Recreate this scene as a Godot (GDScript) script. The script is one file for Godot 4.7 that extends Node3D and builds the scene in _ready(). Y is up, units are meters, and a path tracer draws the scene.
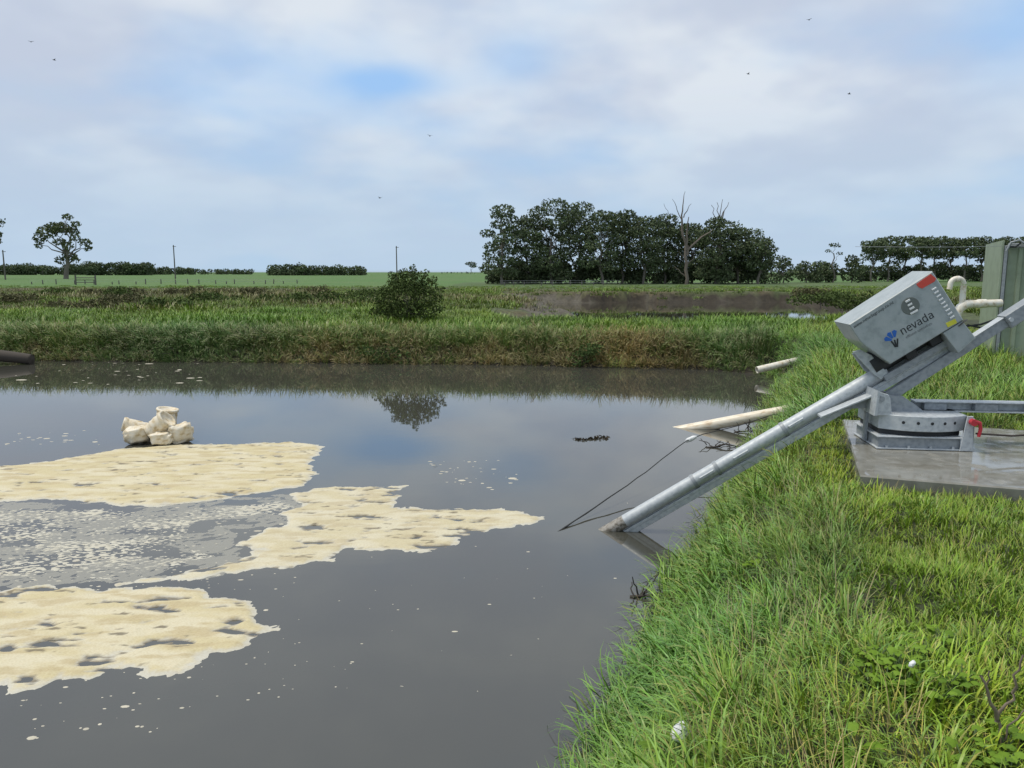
extends Node3D

const HC := 2.6
const PITCH := 8.28
const FOV := 53.0

var rng := RandomNumberGenerator.new()
var M := {}
var nz := FastNoiseLite.new()
var nz2 := FastNoiseLite.new()
var taken := {}

# ---------------------------------------------------------------- general helpers
func numbered(n: String) -> String:
	if not taken.has(n):
		taken[n] = 0
		return n
	taken[n] += 1
	return "%s_%03d" % [n, taken[n]]

func tag(o: Node, label: String, category: String, group := "", kind := "") -> Node:
	if label != "": o.set_meta("label", label)
	if category != "": o.set_meta("category", category)
	if group != "": o.set_meta("group", group)
	if kind != "": o.set_meta("kind", kind)
	return o

func thing(called: String, label: String, category: String, where := Vector3.ZERO, turn := 0.0, group := "") -> Node3D:
	var o := Node3D.new()
	o.name = numbered(called)
	add_child(o)
	o.position = where
	o.rotation.y = turn
	tag(o, label, category, group)
	return o

func put(mesh: Mesh, called: String, m: Material, parent: Node = self) -> MeshInstance3D:
	var o := MeshInstance3D.new()
	o.name = numbered(called) if parent == self else called
	o.mesh = mesh
	o.material_override = m
	parent.add_child(o, true)
	return o

func lin(r: float, g: float, b: float) -> Color:
	return Color(r, g, b).linear_to_srgb()

func mat(c: Color, rough := 0.6, metal := 0.0) -> StandardMaterial3D:
	var m := StandardMaterial3D.new()
	m.albedo_color = c.linear_to_srgb()
	m.roughness = rough
	m.metallic = metal
	return m

func noise_tex(freq: float, ramp: Array, size := 512, seed_ := 1, octaves := 5, normal := false, bump := 2.0) -> NoiseTexture2D:
	var n := FastNoiseLite.new()
	n.seed = seed_
	n.frequency = freq
	n.noise_type = FastNoiseLite.TYPE_SIMPLEX_SMOOTH
	n.fractal_octaves = octaves
	var t := NoiseTexture2D.new()
	t.width = size
	t.height = size
	t.seamless = true
	t.noise = n
	if normal:
		t.as_normal_map = true
		t.bump_strength = bump
	elif ramp.size() > 0:
		var g := Gradient.new()
		var offs := PackedFloat32Array()
		var cols := PackedColorArray()
		for i in ramp.size():
			offs.append(ramp[i][0])
			cols.append(ramp[i][1])
		g.offsets = offs
		g.colors = cols
		t.color_ramp = g
	return t

# a pixel's sight line met with a level plane, used to measure places on the ground and water
func on_level(px: float, py: float, y := 0.0) -> Vector3:
	var f := 384.0 / tan(deg_to_rad(FOV / 2))
	var p := deg_to_rad(PITCH)
	var a := (px - 512) / f
	var b := -(py - 384) / f
	var r := Vector3(a, b * cos(p) - sin(p), -b * sin(p) - cos(p))
	return Vector3(0, HC, 0) + r * ((y - HC) / r.y)

func on_ground(px: float, py: float, up := 0.0) -> Vector3:
	var y := 0.95
	var p := Vector3.ZERO
	for k in 8:
		p = on_level(px, py, y + up)
		y = lerpf(y, maxf(ground(p.x, -p.z), 0.05), 0.7)
	p.y = ground(p.x, -p.z)
	return p

func across(px: float, depth: float, y := 1.0) -> Vector3:
	var f := 384.0 / tan(deg_to_rad(FOV / 2))
	var p := deg_to_rad(PITCH)
	var zc := depth * cos(p) + (HC - y) * sin(p)
	return Vector3((px - 512) / f * zc, y, -depth)

func height_at(py: float, depth: float) -> float:
	var f := 384.0 / tan(deg_to_rad(FOV / 2))
	return HC - tan(deg_to_rad(PITCH) + atan((py - 384) / f)) * depth

# ---------------------------------------------------------------- mesh helpers
func st_new() -> SurfaceTool:
	var st := SurfaceTool.new()
	st.begin(Mesh.PRIMITIVE_TRIANGLES)
	return st

func tri(st: SurfaceTool, a: Vector3, b: Vector3, c: Vector3) -> void:
	st.add_vertex(a)
	st.add_vertex(b)
	st.add_vertex(c)

func quad(st: SurfaceTool, a: Vector3, b: Vector3, c: Vector3, d: Vector3) -> void:
	tri(st, a, b, c)
	tri(st, a, c, d)

func done(st: SurfaceTool) -> ArrayMesh:
	st.generate_normals()
	return st.commit()

func inset(poly: PackedVector2Array, b: float) -> PackedVector2Array:
	var out := PackedVector2Array()
	var n := poly.size()
	for i in n:
		var p := poly[i]
		var e0 := (p - poly[(i + n - 1) % n]).normalized()
		var e1 := (poly[(i + 1) % n] - p).normalized()
		var n0 := Vector2(-e0.y, e0.x)
		var n1 := Vector2(-e1.y, e1.x)
		var k := n0 + n1
		k = k / maxf(0.4, k.dot(n0))
		out.append(p + k * b)
	return out

# a plate or block: outline in x and y, thickness along z, edges chamfered
func prism(st: SurfaceTool, pts: Array, z0: float, z1: float, xf := Transform3D(), b := 0.004) -> void:
	var poly := PackedVector2Array(pts)
	if Geometry2D.is_polygon_clockwise(poly):
		poly.reverse()
	st.set_smooth_group(-1)
	var ins := inset(poly, b)
	var n := poly.size()
	var rings := [[ins, z0], [poly, z0 + b], [poly, z1 - b], [ins, z1]]
	for r in 3:
		for i in n:
			var j := (i + 1) % n
			var p0: PackedVector2Array = rings[r][0]
			var p1: PackedVector2Array = rings[r + 1][0]
			quad(st, xf * Vector3(p0[i].x, p0[i].y, rings[r][1]), xf * Vector3(p1[i].x, p1[i].y, rings[r + 1][1]),
				xf * Vector3(p1[j].x, p1[j].y, rings[r + 1][1]), xf * Vector3(p0[j].x, p0[j].y, rings[r][1]))
	var ix := Geometry2D.triangulate_polygon(ins)
	for k in range(0, ix.size(), 3):
		var a := ins[ix[k]]
		var c := ins[ix[k + 1]]
		var d := ins[ix[k + 2]]
		if (c - a).cross(d - a) < 0:
			var s := c
			c = d
			d = s
		tri(st, xf * Vector3(a.x, a.y, z1), xf * Vector3(d.x, d.y, z1), xf * Vector3(c.x, c.y, z1))
		tri(st, xf * Vector3(a.x, a.y, z0), xf * Vector3(c.x, c.y, z0), xf * Vector3(d.x, d.y, z0))

func block(st: SurfaceTool, c: Vector3, s: Vector3, xf := Transform3D(), b := 0.004) -> void:
	var h := s / 2
	prism(st, [Vector2(c.x - h.x, c.y - h.y), Vector2(c.x + h.x, c.y - h.y), Vector2(c.x + h.x, c.y + h.y), Vector2(c.x - h.x, c.y + h.y)], c.z - h.z, c.z + h.z, xf, b)

func prism_mesh(pts: Array, z0: float, z1: float, b := 0.004) -> ArrayMesh:
	var st := st_new()
	prism(st, pts, z0, z1, Transform3D(), b)
	return done(st)

func block_mesh(c: Vector3, s: Vector3, b := 0.004) -> ArrayMesh:
	var st := st_new()
	block(st, c, s, Transform3D(), b)
	return done(st)

# a bar of rectangular section between two points of the x-y plane
func bar_pts(a: Vector2, b: Vector2, w: float) -> Array:
	var d := (b - a).normalized()
	var n := Vector2(-d.y, d.x) * w / 2
	return [a - n, b - n, b + n, a + n]

func tube(st: SurfaceTool, pts: Array, radii: Array, sides := 10, caps := true) -> void:
	var rings := []
	var up := Vector3.UP
	for i in pts.size():
		var d: Vector3 = (pts[mini(i + 1, pts.size() - 1)] - pts[maxi(i - 1, 0)]).normalized()
		if absf(d.dot(up)) > 0.95: up = Vector3.RIGHT
		var u := d.cross(up).normalized()
		var v := u.cross(d).normalized()
		up = v
		var ring := []
		for k in sides:
			var a := TAU * k / sides
			ring.append(pts[i] + (u * cos(a) + v * sin(a)) * float(radii[i]))
		rings.append(ring)
	st.set_smooth_group(1)
	for i in pts.size() - 1:
		for k in sides:
			var j := (k + 1) % sides
			quad(st, rings[i][k], rings[i + 1][k], rings[i + 1][j], rings[i][j])
	if caps:
		st.set_smooth_group(-1)
		for k in sides:
			var j := (k + 1) % sides
			tri(st, pts[0], rings[0][k], rings[0][j])
			var e := pts.size() - 1
			tri(st, pts[e], rings[e][j], rings[e][k])

func tube_mesh(pts: Array, radii: Array, sides := 10, caps := true) -> ArrayMesh:
	var st := st_new()
	tube(st, pts, radii, sides, caps)
	return done(st)

func lathe(st: SurfaceTool, prof: Array, sides := 32, xf := Transform3D(), smooth := false) -> void:
	st.set_smooth_group(1 if smooth else -1)
	for i in prof.size() - 1:
		for k in sides:
			var a := TAU * k / sides
			var b := TAU * (k + 1) / sides
			var p: Vector2 = prof[i]
			var q: Vector2 = prof[i + 1]
			quad(st, xf * Vector3(p.x * cos(a), p.y, p.x * sin(a)), xf * Vector3(q.x * cos(a), q.y, q.x * sin(a)),
				xf * Vector3(q.x * cos(b), q.y, q.x * sin(b)), xf * Vector3(p.x * cos(b), p.y, p.x * sin(b)))

func arrays_mesh(v: PackedVector3Array, n: PackedVector3Array, c: PackedColorArray, ix := PackedInt32Array()) -> ArrayMesh:
	var a := []
	a.resize(Mesh.ARRAY_MAX)
	a[Mesh.ARRAY_VERTEX] = v
	a[Mesh.ARRAY_NORMAL] = n
	if c.size() > 0: a[Mesh.ARRAY_COLOR] = c
	if ix.size() > 0: a[Mesh.ARRAY_INDEX] = ix
	var m := ArrayMesh.new()
	m.add_surface_from_arrays(Mesh.PRIMITIVE_TRIANGLES, a)
	return m

# ---------------------------------------------------------------- the lie of the land
var pond := PackedVector2Array()      # x and depth (depth = -z)
var pond2 := PackedVector2Array()
var slab_o := Vector2(2.77, 5.96)
var slab_a := deg_to_rad(20.0)

func sdist(poly: PackedVector2Array, p: Vector2) -> float:
	var d := 1e9
	var inside := false
	var n := poly.size()
	var j := n - 1
	for i in n:
		var a := poly[i]
		var b := poly[j]
		var e := b - a
		var w := p - a
		var q := w - e * clampf(w.dot(e) / e.length_squared(), 0, 1)
		d = minf(d, q.length_squared())
		if (a.y > p.y) != (b.y > p.y) and p.x < (b.x - a.x) * (p.y - a.y) / (b.y - a.y) + a.x:
			inside = not inside
		j = i
	return -sqrt(d) if inside else sqrt(d)

func smooth(a: float, b: float, x: float) -> float:
	var t := clampf((x - a) / (b - a), 0, 1)
	return t * t * (3 - 2 * t)

func in_slab(x: float, d: float, margin := 0.0) -> bool:
	var r := Vector2(x, d) - slab_o
	var u := Vector2(cos(slab_a), -sin(slab_a))
	var w := Vector2(sin(slab_a), cos(slab_a))
	var s := r.dot(u)
	var t := r.dot(w)
	return s > -margin and s < 4.4 + margin and t > -margin and t < 2.5 + margin

func far_side(x: float, d: float) -> bool:
	return (d > 19.7 and x < 6.5 + (d - 19.7) * 0.6) or d > 25.0

func ground(x: float, d: float) -> float:
	var p := Vector2(x, d)
	var top := 0.9
	if d < 40:
		top += nz.get_noise_2d(x * 2.2, d * 2.2) * 0.09 * smooth(0.0, 0.6, 1.0 if not in_slab(x, d, 0.5) else 0.0)
	else:
		top += nz.get_noise_2d(x * 0.5, d * 0.5) * 0.12 * smooth(40, 60, d) * (1 - smooth(90, 140, d))
	var h := top
	if d < 48 and x < 30:
		var s := sdist(pond, p)
		s += nz2.get_noise_2d(x * 3.0, d * 3.0) * 0.14
		if d > 19.5 and x < 8.0:
			top = lerpf(top, lerpf(0.72, top, smooth(0.7, 4.5, s)), 1.0 - smooth(5.5, 8.0, x))
			h = top
		if s < 0:
			h = -0.05 - 1.5 * smooth(0, 1.6, -s)
		else:
			h = lerpf(-0.05, top, smooth(-0.15, 1.0, s)) if s < 1.0 else top
	if d > 24 and d < 90 and x > -25 and x < 45:
		var s2 := sdist(pond2, p)
		s2 += nz2.get_noise_2d(x * 0.9, d * 0.9) * 1.5
		var w := lerpf(6.5, 1.7, smooth(-4, 5, x))
		if d < 36: w = 2.4
		if s2 < 0:
			h = minf(h, -0.05 - 0.8 * smooth(0, 3, -s2))
		else:
			h = minf(h, lerpf(-0.05, top, smooth(-0.1, w, s2)))
	return h

# ---------------------------------------------------------------- vegetation meshes
# a tuft of grass: curved tapering blades leaving one root
func tuft(n: int, len0: float, len1: float, radius: float, lean: float, droop: float, width: float, cols: Array, seg: int, seed_: int) -> ArrayMesh:
	var r := RandomNumberGenerator.new()
	r.seed = seed_
	var v := PackedVector3Array()
	var nn := PackedVector3Array()
	var c := PackedColorArray()
	var ix := PackedInt32Array()
	for i in n:
		var a := r.randf() * TAU
		var root := Vector3(cos(a), 0, sin(a)) * radius * sqrt(r.randf())
		var dir_a := a + r.randf_range(-0.9, 0.9)
		var out := Vector3(cos(dir_a), 0, sin(dir_a))
		var side := Vector3(-out.z, 0, out.x).rotated(Vector3.UP, r.randf_range(-0.7, 0.7))
		var ln := r.randf_range(len0, len1)
		var tilt := absf(r.randfn(0.0, 1.0)) * lean
		var dr := droop * r.randf_range(0.4, 1.5)
		var w := width * r.randf_range(0.6, 1.3)
		var col: Color = cols[r.randi() % cols.size()]
		var k := r.randf_range(0.8, 1.2)
		col = Color(col.r * k, col.g * k, col.b * k)
		var p := root - Vector3(0, 0.02, 0)
		var base := v.size()
		for s in seg + 1:
			var t := float(s) / seg
			var ang := tilt + dr * t * t
			var fwd := Vector3.UP * cos(ang) + out * sin(ang)
			var nrm := (out * cos(ang) - Vector3.UP * sin(ang))
			var ww := w * (1.0 - pow(t, 2.2)) * (0.6 + 0.4 * smooth(0, 0.25, t)) + 0.0003
			v.append(p - side * ww / 2)
			v.append(p + side * ww / 2)
			nn.append(nrm)
			nn.append(nrm)
			c.append(col)
			c.append(col)
			p += fwd * ln / seg
		for s in seg:
			var b := base + s * 2
			ix.append_array([b, b + 1, b + 2, b + 1, b + 3, b + 2])
	return arrays_mesh(v, nn, c, ix)

func scatter(called: String, label: String, category: String, mesh: Mesh, m: Material, items: Array) -> MultiMeshInstance3D:
	var mm := MultiMesh.new()
	mm.transform_format = MultiMesh.TRANSFORM_3D
	mm.use_colors = true
	mm.mesh = mesh
	mm.instance_count = items.size()
	for i in items.size():
		mm.set_instance_transform(i, items[i][0])
		mm.set_instance_color(i, items[i][1])
	var o := MultiMeshInstance3D.new()
	o.name = numbered(called)
	o.multimesh = mm
	o.material_override = m
	add_child(o)
	tag(o, label, category, "", "stuff")
	return o

func spot(p: Vector3, sc: float, r: RandomNumberGenerator, lean_dir := Vector3.ZERO, lean := 0.0, tall := 1.0) -> Transform3D:
	var b := Basis(Vector3.UP, r.randf() * TAU)
	b = b.scaled(Vector3(sc, sc * tall, sc))
	if lean > 0 and lean_dir.length() > 0.01:
		b = Basis(Vector3.UP.cross(lean_dir).normalized(), lean) * b
	return Transform3D(b, p)

# leaves as many small bent faces spread through clumps; each clump is [centre, radii]
func foliage(clumps: Array, per_m2: float, size: float, cols: Array, seed_: int, hang := 0.0, fill := 0.45) -> ArrayMesh:
	var r := RandomNumberGenerator.new()
	r.seed = seed_
	var v := PackedVector3Array()
	var nn := PackedVector3Array()
	var c := PackedColorArray()
	for cl in clumps:
		var ce: Vector3 = cl[0]
		var ra: Vector3 = cl[1]
		var area := 4.0 * PI * pow((pow(ra.x * ra.y, 1.6) + pow(ra.x * ra.z, 1.6) + pow(ra.y * ra.z, 1.6)) / 3.0, 1 / 1.6)
		var cnt := int(area * per_m2)
		var tone := r.randf_range(0.82, 1.18)
		for i in cnt:
			var q := Vector3(r.randfn(), r.randfn(), r.randfn()).normalized()
			var rad := lerpf(fill, 1.06, sqrt(r.randf()))
			if r.randf() < 0.08: rad *= r.randf_range(1.0, 1.25)
			var p := ce + Vector3(q.x * ra.x, q.y * ra.y, q.z * ra.z) * rad
			var u := (Vector3(r.randfn(), r.randfn() - hang, r.randfn())).normalized()
			var w := u.cross(Vector3(r.randfn(), r.randfn(), r.randfn())).normalized()
			var s := size * r.randf_range(0.55, 1.35)
			var bend := u.cross(w) * s * 0.2
			var a0 := p - u * s * 0.5
			var a1 := p + w * s * 0.34 + bend
			var a2 := p + u * s * 0.55
			var a3 := p - w * s * 0.34 + bend
			var col: Color = cols[r.randi() % cols.size()]
			var k := tone * r.randf_range(0.85, 1.15)
			col = Color(col.r * k, col.g * k, col.b * k)
			var n1 := (a1 - a0).cross(a2 - a0).normalized()
			var n2 := (a2 - a0).cross(a3 - a0).normalized()
			v.append_array([a0, a1, a2, a0, a2, a3])
			nn.append_array([-n1, -n1, -n1, -n2, -n2, -n2])
			for j in 6: c.append(col)
	return arrays_mesh(v, nn, c)

func limb(st: SurfaceTool, a: Vector3, b: Vector3, r0: float, r1: float, r: RandomNumberGenerator, wob := 0.08, sides := 6) -> Array:
	var pts := []
	var rad := []
	var n := 5
	var ln := a.distance_to(b)
	for i in n + 1:
		var t := float(i) / n
		var p := a.lerp(b, t)
		if i > 0 and i < n:
			p += Vector3(r.randfn(), r.randfn() * 0.5, r.randfn()) * ln * wob * 0.6
			p.y += sin(t * PI) * ln * 0.04
		pts.append(p)
		rad.append(lerpf(r0, r1, t))
	tube(st, pts, rad, sides, false)
	return pts

# a gum tree: trunk with limbs reaching every clump of its crown
func gum(called: String, label: String, where: Vector3, trunk_h: float, r0: float, clumps: Array, per_m2: float, size: float, cols: Array, seed_: int, group := "", lean := Vector3.ZERO, bark: Material = null) -> Node3D:
	var t := thing(called, label, "tree", where, 0, group)
	var r := RandomNumberGenerator.new()
	r.seed = seed_ + 7
	var st := st_new()
	var fork := Vector3(0, trunk_h, 0) + lean
	var main := limb(st, Vector3(0, -0.3, 0), fork, r0, r0 * 0.6, r, 0.05, 8)
	for cl in clumps:
		var ce: Vector3 = cl[0]
		var at: Vector3 = main[3 + r.randi() % 3]
		if ce.y < at.y: at = main[2]
		limb(st, at, ce, r0 * 0.32, r0 * 0.1, r, 0.12, 5)
	put(done(st), "trunk", bark if bark else M.bark, t)
	put(foliage(clumps, per_m2, size, cols, seed_), "crown", M.leaf, t)
	return t

func crown_clumps(h0: float, h1: float, w: float, n: int, seed_: int, flat := 0.55, depth := 1.0) -> Array:
	var r := RandomNumberGenerator.new()
	r.seed = seed_
	var out := []
	for i in n:
		var t := (i + r.randf()) / n
		var y := lerpf(h0, h1, t)
		var env := sqrt(maxf(0.05, 1.0 - pow(2.0 * t - 0.9, 2.0) * 0.8))
		var a := i * 2.4 + r.randf()
		var rr := w * 0.5 * env * r.randf_range(0.35, 0.85)
		var s := w * r.randf_range(0.16, 0.27)
		out.append([Vector3(cos(a) * rr, y - s * flat * 0.5, sin(a) * rr * depth), Vector3(s, s * flat * r.randf_range(0.8, 1.2), s)])
	return out

# ---------------------------------------------------------------- scene
func _ready() -> void:
	rng.seed = 20
	nz.seed = 3
	nz.frequency = 0.35
	nz.fractal_octaves = 3
	nz2.seed = 11
	nz2.frequency = 0.35
	nz2.fractal_octaves = 4
	# camera
	var cam := Camera3D.new()
	cam.name = "camera"
	cam.fov = FOV
	cam.near = 0.05
	cam.far = 6000
	cam.position = Vector3(0, HC, 0)
	cam.rotation_degrees.x = -PITCH
	add_child(cam)
	cam.current = true
	# sky and light
	var env := Environment.new()
	env.background_mode = Environment.BG_SKY
	var sky := Sky.new()
	var pm := PanoramaSkyMaterial.new()
	pm.panorama = ImageTexture.create_from_image(sky_image())
	sky.sky_material = pm
	env.sky = sky
	env.background_energy_multiplier = 0.655
	env.tonemap_mode = Environment.TONE_MAPPER_LINEAR
	env.tonemap_exposure = 1.68
	env.sdfgi_enabled = true
	env.ssao_enabled = true
	env.ssil_enabled = true
	var we := WorldEnvironment.new()
	we.name = "world_environment"
	we.environment = env
	add_child(we)
	var sun := DirectionalLight3D.new()
	sun.name = "sun"
	sun.light_energy = 0.5
	sun.light_angular_distance = 12.0
	sun.light_color = Color(1.0, 0.965, 0.91)
	sun.shadow_enabled = true
	add_child(sun)
	sun.look_at_from_position(Vector3(-5, 12, -0.5), Vector3.ZERO)
	materials()
	land()
	water()
	slab()
	shed()
	stirrer()
	pvc_pipes()
	floats()
	foam()
	flotsam()
	trees()
	fields()
	grasses()
	weeds()
	birds()

func sky_image() -> Image:
	var w := 2048
	var h := 1024
	var img := Image.create(w, h, false, Image.FORMAT_RGB8)
	var low := Color(0.675, 0.785, 0.875)
	img.fill(Color(0.62, 0.68, 0.72))
	var a := FastNoiseLite.new()
	a.seed = 42
	a.frequency = 0.75
	a.fractal_octaves = 5
	a.fractal_gain = 0.48
	var b := FastNoiseLite.new()
	b.seed = 8
	b.frequency = 1.7
	b.fractal_octaves = 5
	b.fractal_gain = 0.5
	var clear := Color(0.60, 0.75, 0.92)
	var grey := Color(0.735, 0.775, 0.845)
	var white := Color(0.835, 0.865, 0.90)
	for y in range(0, h / 2 + 2):
		var el := (0.5 - (y + 0.5) / h) * PI
		var ce := cos(el)
		var se := sin(el)
		for x in w:
			var az := wrapf((x + 0.5) / w * TAU, -PI, PI)
			var dx := sin(az) * ce
			var dz := cos(az) * ce
			var k := 1.0 / (maxf(se, 0.0) + 0.22)
			var px := dx * k
			var pz := dz * k
			var n1 := a.get_noise_3d(px, pz, 0.0)
			var n2 := b.get_noise_3d(px, pz * 1.1, 3.0)
			var cover := smooth(-1.1, 0.05, n1 * 1.2 + n2 * 0.35)
			cover = 0.3 + 0.7 * cover
			var bright := smooth(-0.42, 0.62, n2 * 1.05 - n1 * 0.35)
			# the open patch of blue and the clouds' lit tops seen in the photograph
			var ga := rad_to_deg(az)
			var ge := rad_to_deg(el)
			cover -= 0.85 * exp(-pow((ga + 8.3) / 4.0, 2) - pow((ge - 13.0) / 1.1, 2))
			cover -= 0.6 * exp(-pow((ga - 32.0) / 4.0, 2) - pow((ge - 14.0) / 3.5, 2))
			cover -= 0.5 * exp(-pow((ga - 0.0) / 3.0, 2) - pow((ge - 14.5) / 1.8, 2))
			bright += 0.6 * exp(-pow((ga + 15.0) / 3.2, 2) - pow((ge - 13.5) / 2.8, 2)) * (0.7 + n2)
			bright += 0.55 * exp(-pow((ga - 15.5) / 3.4, 2) - pow((ge - 14.0) / 3.6, 2)) * (0.7 + n2)
			bright += 0.5 * exp(-pow((ga - 12.5) / 5.0, 2) - pow((ge - 7.5) / 1.7, 2)) * (0.7 + n2)
			cover = clampf(cover, 0, 1)
			bright = clampf(bright, 0, 1)
			var col := clear.lerp(grey.lerp(white, bright), cover)
			var haze := 1.0 - smooth(0.02, 0.24, se)
			col = col.lerp(low.lerp(grey, 0.35 * cover), haze * 0.85)
			img.set_pixel(x, y, col)
	return img

func materials() -> void:
	M.bark = mat(Color(0.17, 0.15, 0.125), 0.9)
	M.pale_bark = mat(Color(0.17, 0.14, 0.115), 0.85)
	var lf := mat(Color(1, 1, 1), 0.7)
	lf.metallic_specular = 0.2
	lf.vertex_color_use_as_albedo = true
	lf.backlight = Color(0.35, 0.35, 0.35)
	M.leaf = lf
	var gr := mat(Color(1, 1, 1), 0.42)
	gr.vertex_color_use_as_albedo = true
	gr.backlight = Color(0.5, 0.5, 0.5)
	gr.metallic_specular = 0.4
	M.grass = gr
	# galvanised steel: faint spangle and dull patches
	var gal := mat(Color(0.53, 0.56, 0.57), 0.6, 0.15)
	gal.albedo_texture = noise_tex(0.03, [[0.25, Color(0.88, 0.89, 0.90)], [0.5, Color(0.95, 0.96, 0.97)], [0.8, Color(1, 1, 1)]], 256, 5)
	gal.uv1_triplanar = true
	gal.uv1_scale = Vector3(2.2, 2.2, 2.2)
	gal.roughness_texture = noise_tex(0.05, [[0.2, Color(0.7, 0.7, 0.7)], [0.8, Color(1, 1, 1)]], 256, 9)
	M.gal = gal
	var gd := gal.duplicate()
	gd.albedo_color = lin(0.32, 0.345, 0.36)
	gd.metallic = 0.1
	M.gal_dull = gd
	var pw := gal.duplicate()
	pw.albedo_color = lin(0.36, 0.40, 0.405)
	pw.metallic = 0.0
	pw.albedo_texture = noise_tex(0.006, [[0.2, Color(0.89, 0.90, 0.90)], [0.45, Color(0.96, 0.97, 0.97)], [0.7, Color(1, 1, 1)]], 512, 6, 7)
	pw.roughness = 0.38
	M.painted = pw
	M.dark = mat(Color(0.02, 0.022, 0.024), 0.6)
	M.ink = mat(Color(0.015, 0.018, 0.022), 0.5)
	M.faint_ink = mat(Color(0.16, 0.17, 0.18), 0.5)
	M.red = mat(Color(0.62, 0.07, 0.045), 0.4)
	M.red_lever = mat(Color(0.5, 0.03, 0.045), 0.45)
	M.yellow = mat(Color(0.62, 0.60, 0.05), 0.4)
	M.blue = mat(Color(0.02, 0.12, 0.45), 0.35)
	M.disc = mat(Color(0.13, 0.15, 0.14), 0.6)
	M.label_white = mat(Color(0.72, 0.74, 0.74), 0.45)
	var pv := mat(Color(0.80, 0.78, 0.71), 0.38)
	pv.albedo_texture = noise_tex(0.02, [[0.12, Color(0.78, 0.70, 0.58)], [0.35, Color(0.97, 0.95, 0.91)], [0.8, Color(1, 1, 1)]], 256, 21)
	pv.uv1_triplanar = true
	pv.uv1_scale = Vector3(1.3, 1.3, 1.3)
	M.pvc = pv
	var fl := mat(Color(0.74, 0.70, 0.60), 0.5)
	fl.albedo_texture = noise_tex(0.02, [[0.1, Color(0.75, 0.66, 0.5)], [0.35, Color(0.96, 0.92, 0.84)], [0.75, Color(1, 1, 1)]], 256, 33)
	fl.uv1_triplanar = true
	fl.uv1_scale = Vector3(1.6, 1.6, 1.6)
	M.floaty = fl
	# wet concrete
	var co := mat(Color(0.255, 0.25, 0.22), 1.0)
	co.albedo_texture = noise_tex(0.012, [[0.2, Color(0.89, 0.885, 0.87)], [0.5, Color(0.95, 0.95, 0.94)], [0.8, Color(1, 1, 1)]], 512, 14, 7)
	co.roughness_texture = noise_tex(0.008, [[0.30, Color(0.05, 0.05, 0.05)], [0.6, Color(0.10, 0.10, 0.10)], [0.85, Color(0.4, 0.4, 0.4)]], 512, 15, 4)
	co.uv1_triplanar = true
	co.uv1_scale = Vector3(0.9, 0.9, 0.9)
	M.concrete = co
	var gs := mat(Color(0.29, 0.35, 0.245), 0.5)
	gs.albedo_texture = noise_tex(0.01, [[0.2, Color(0.93, 0.93, 0.92)], [0.7, Color(1, 1, 1)]], 256, 17)
	gs.uv1_triplanar = true
	M.green = gs
	M.wood = mat(Color(0.13, 0.12, 0.105), 0.9)
	M.log = mat(Color(0.055, 0.045, 0.035), 0.85)
	M.twig = mat(Color(0.05, 0.042, 0.035), 0.85)
	M.rope = mat(Color(0.035, 0.035, 0.035), 0.8)

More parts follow.
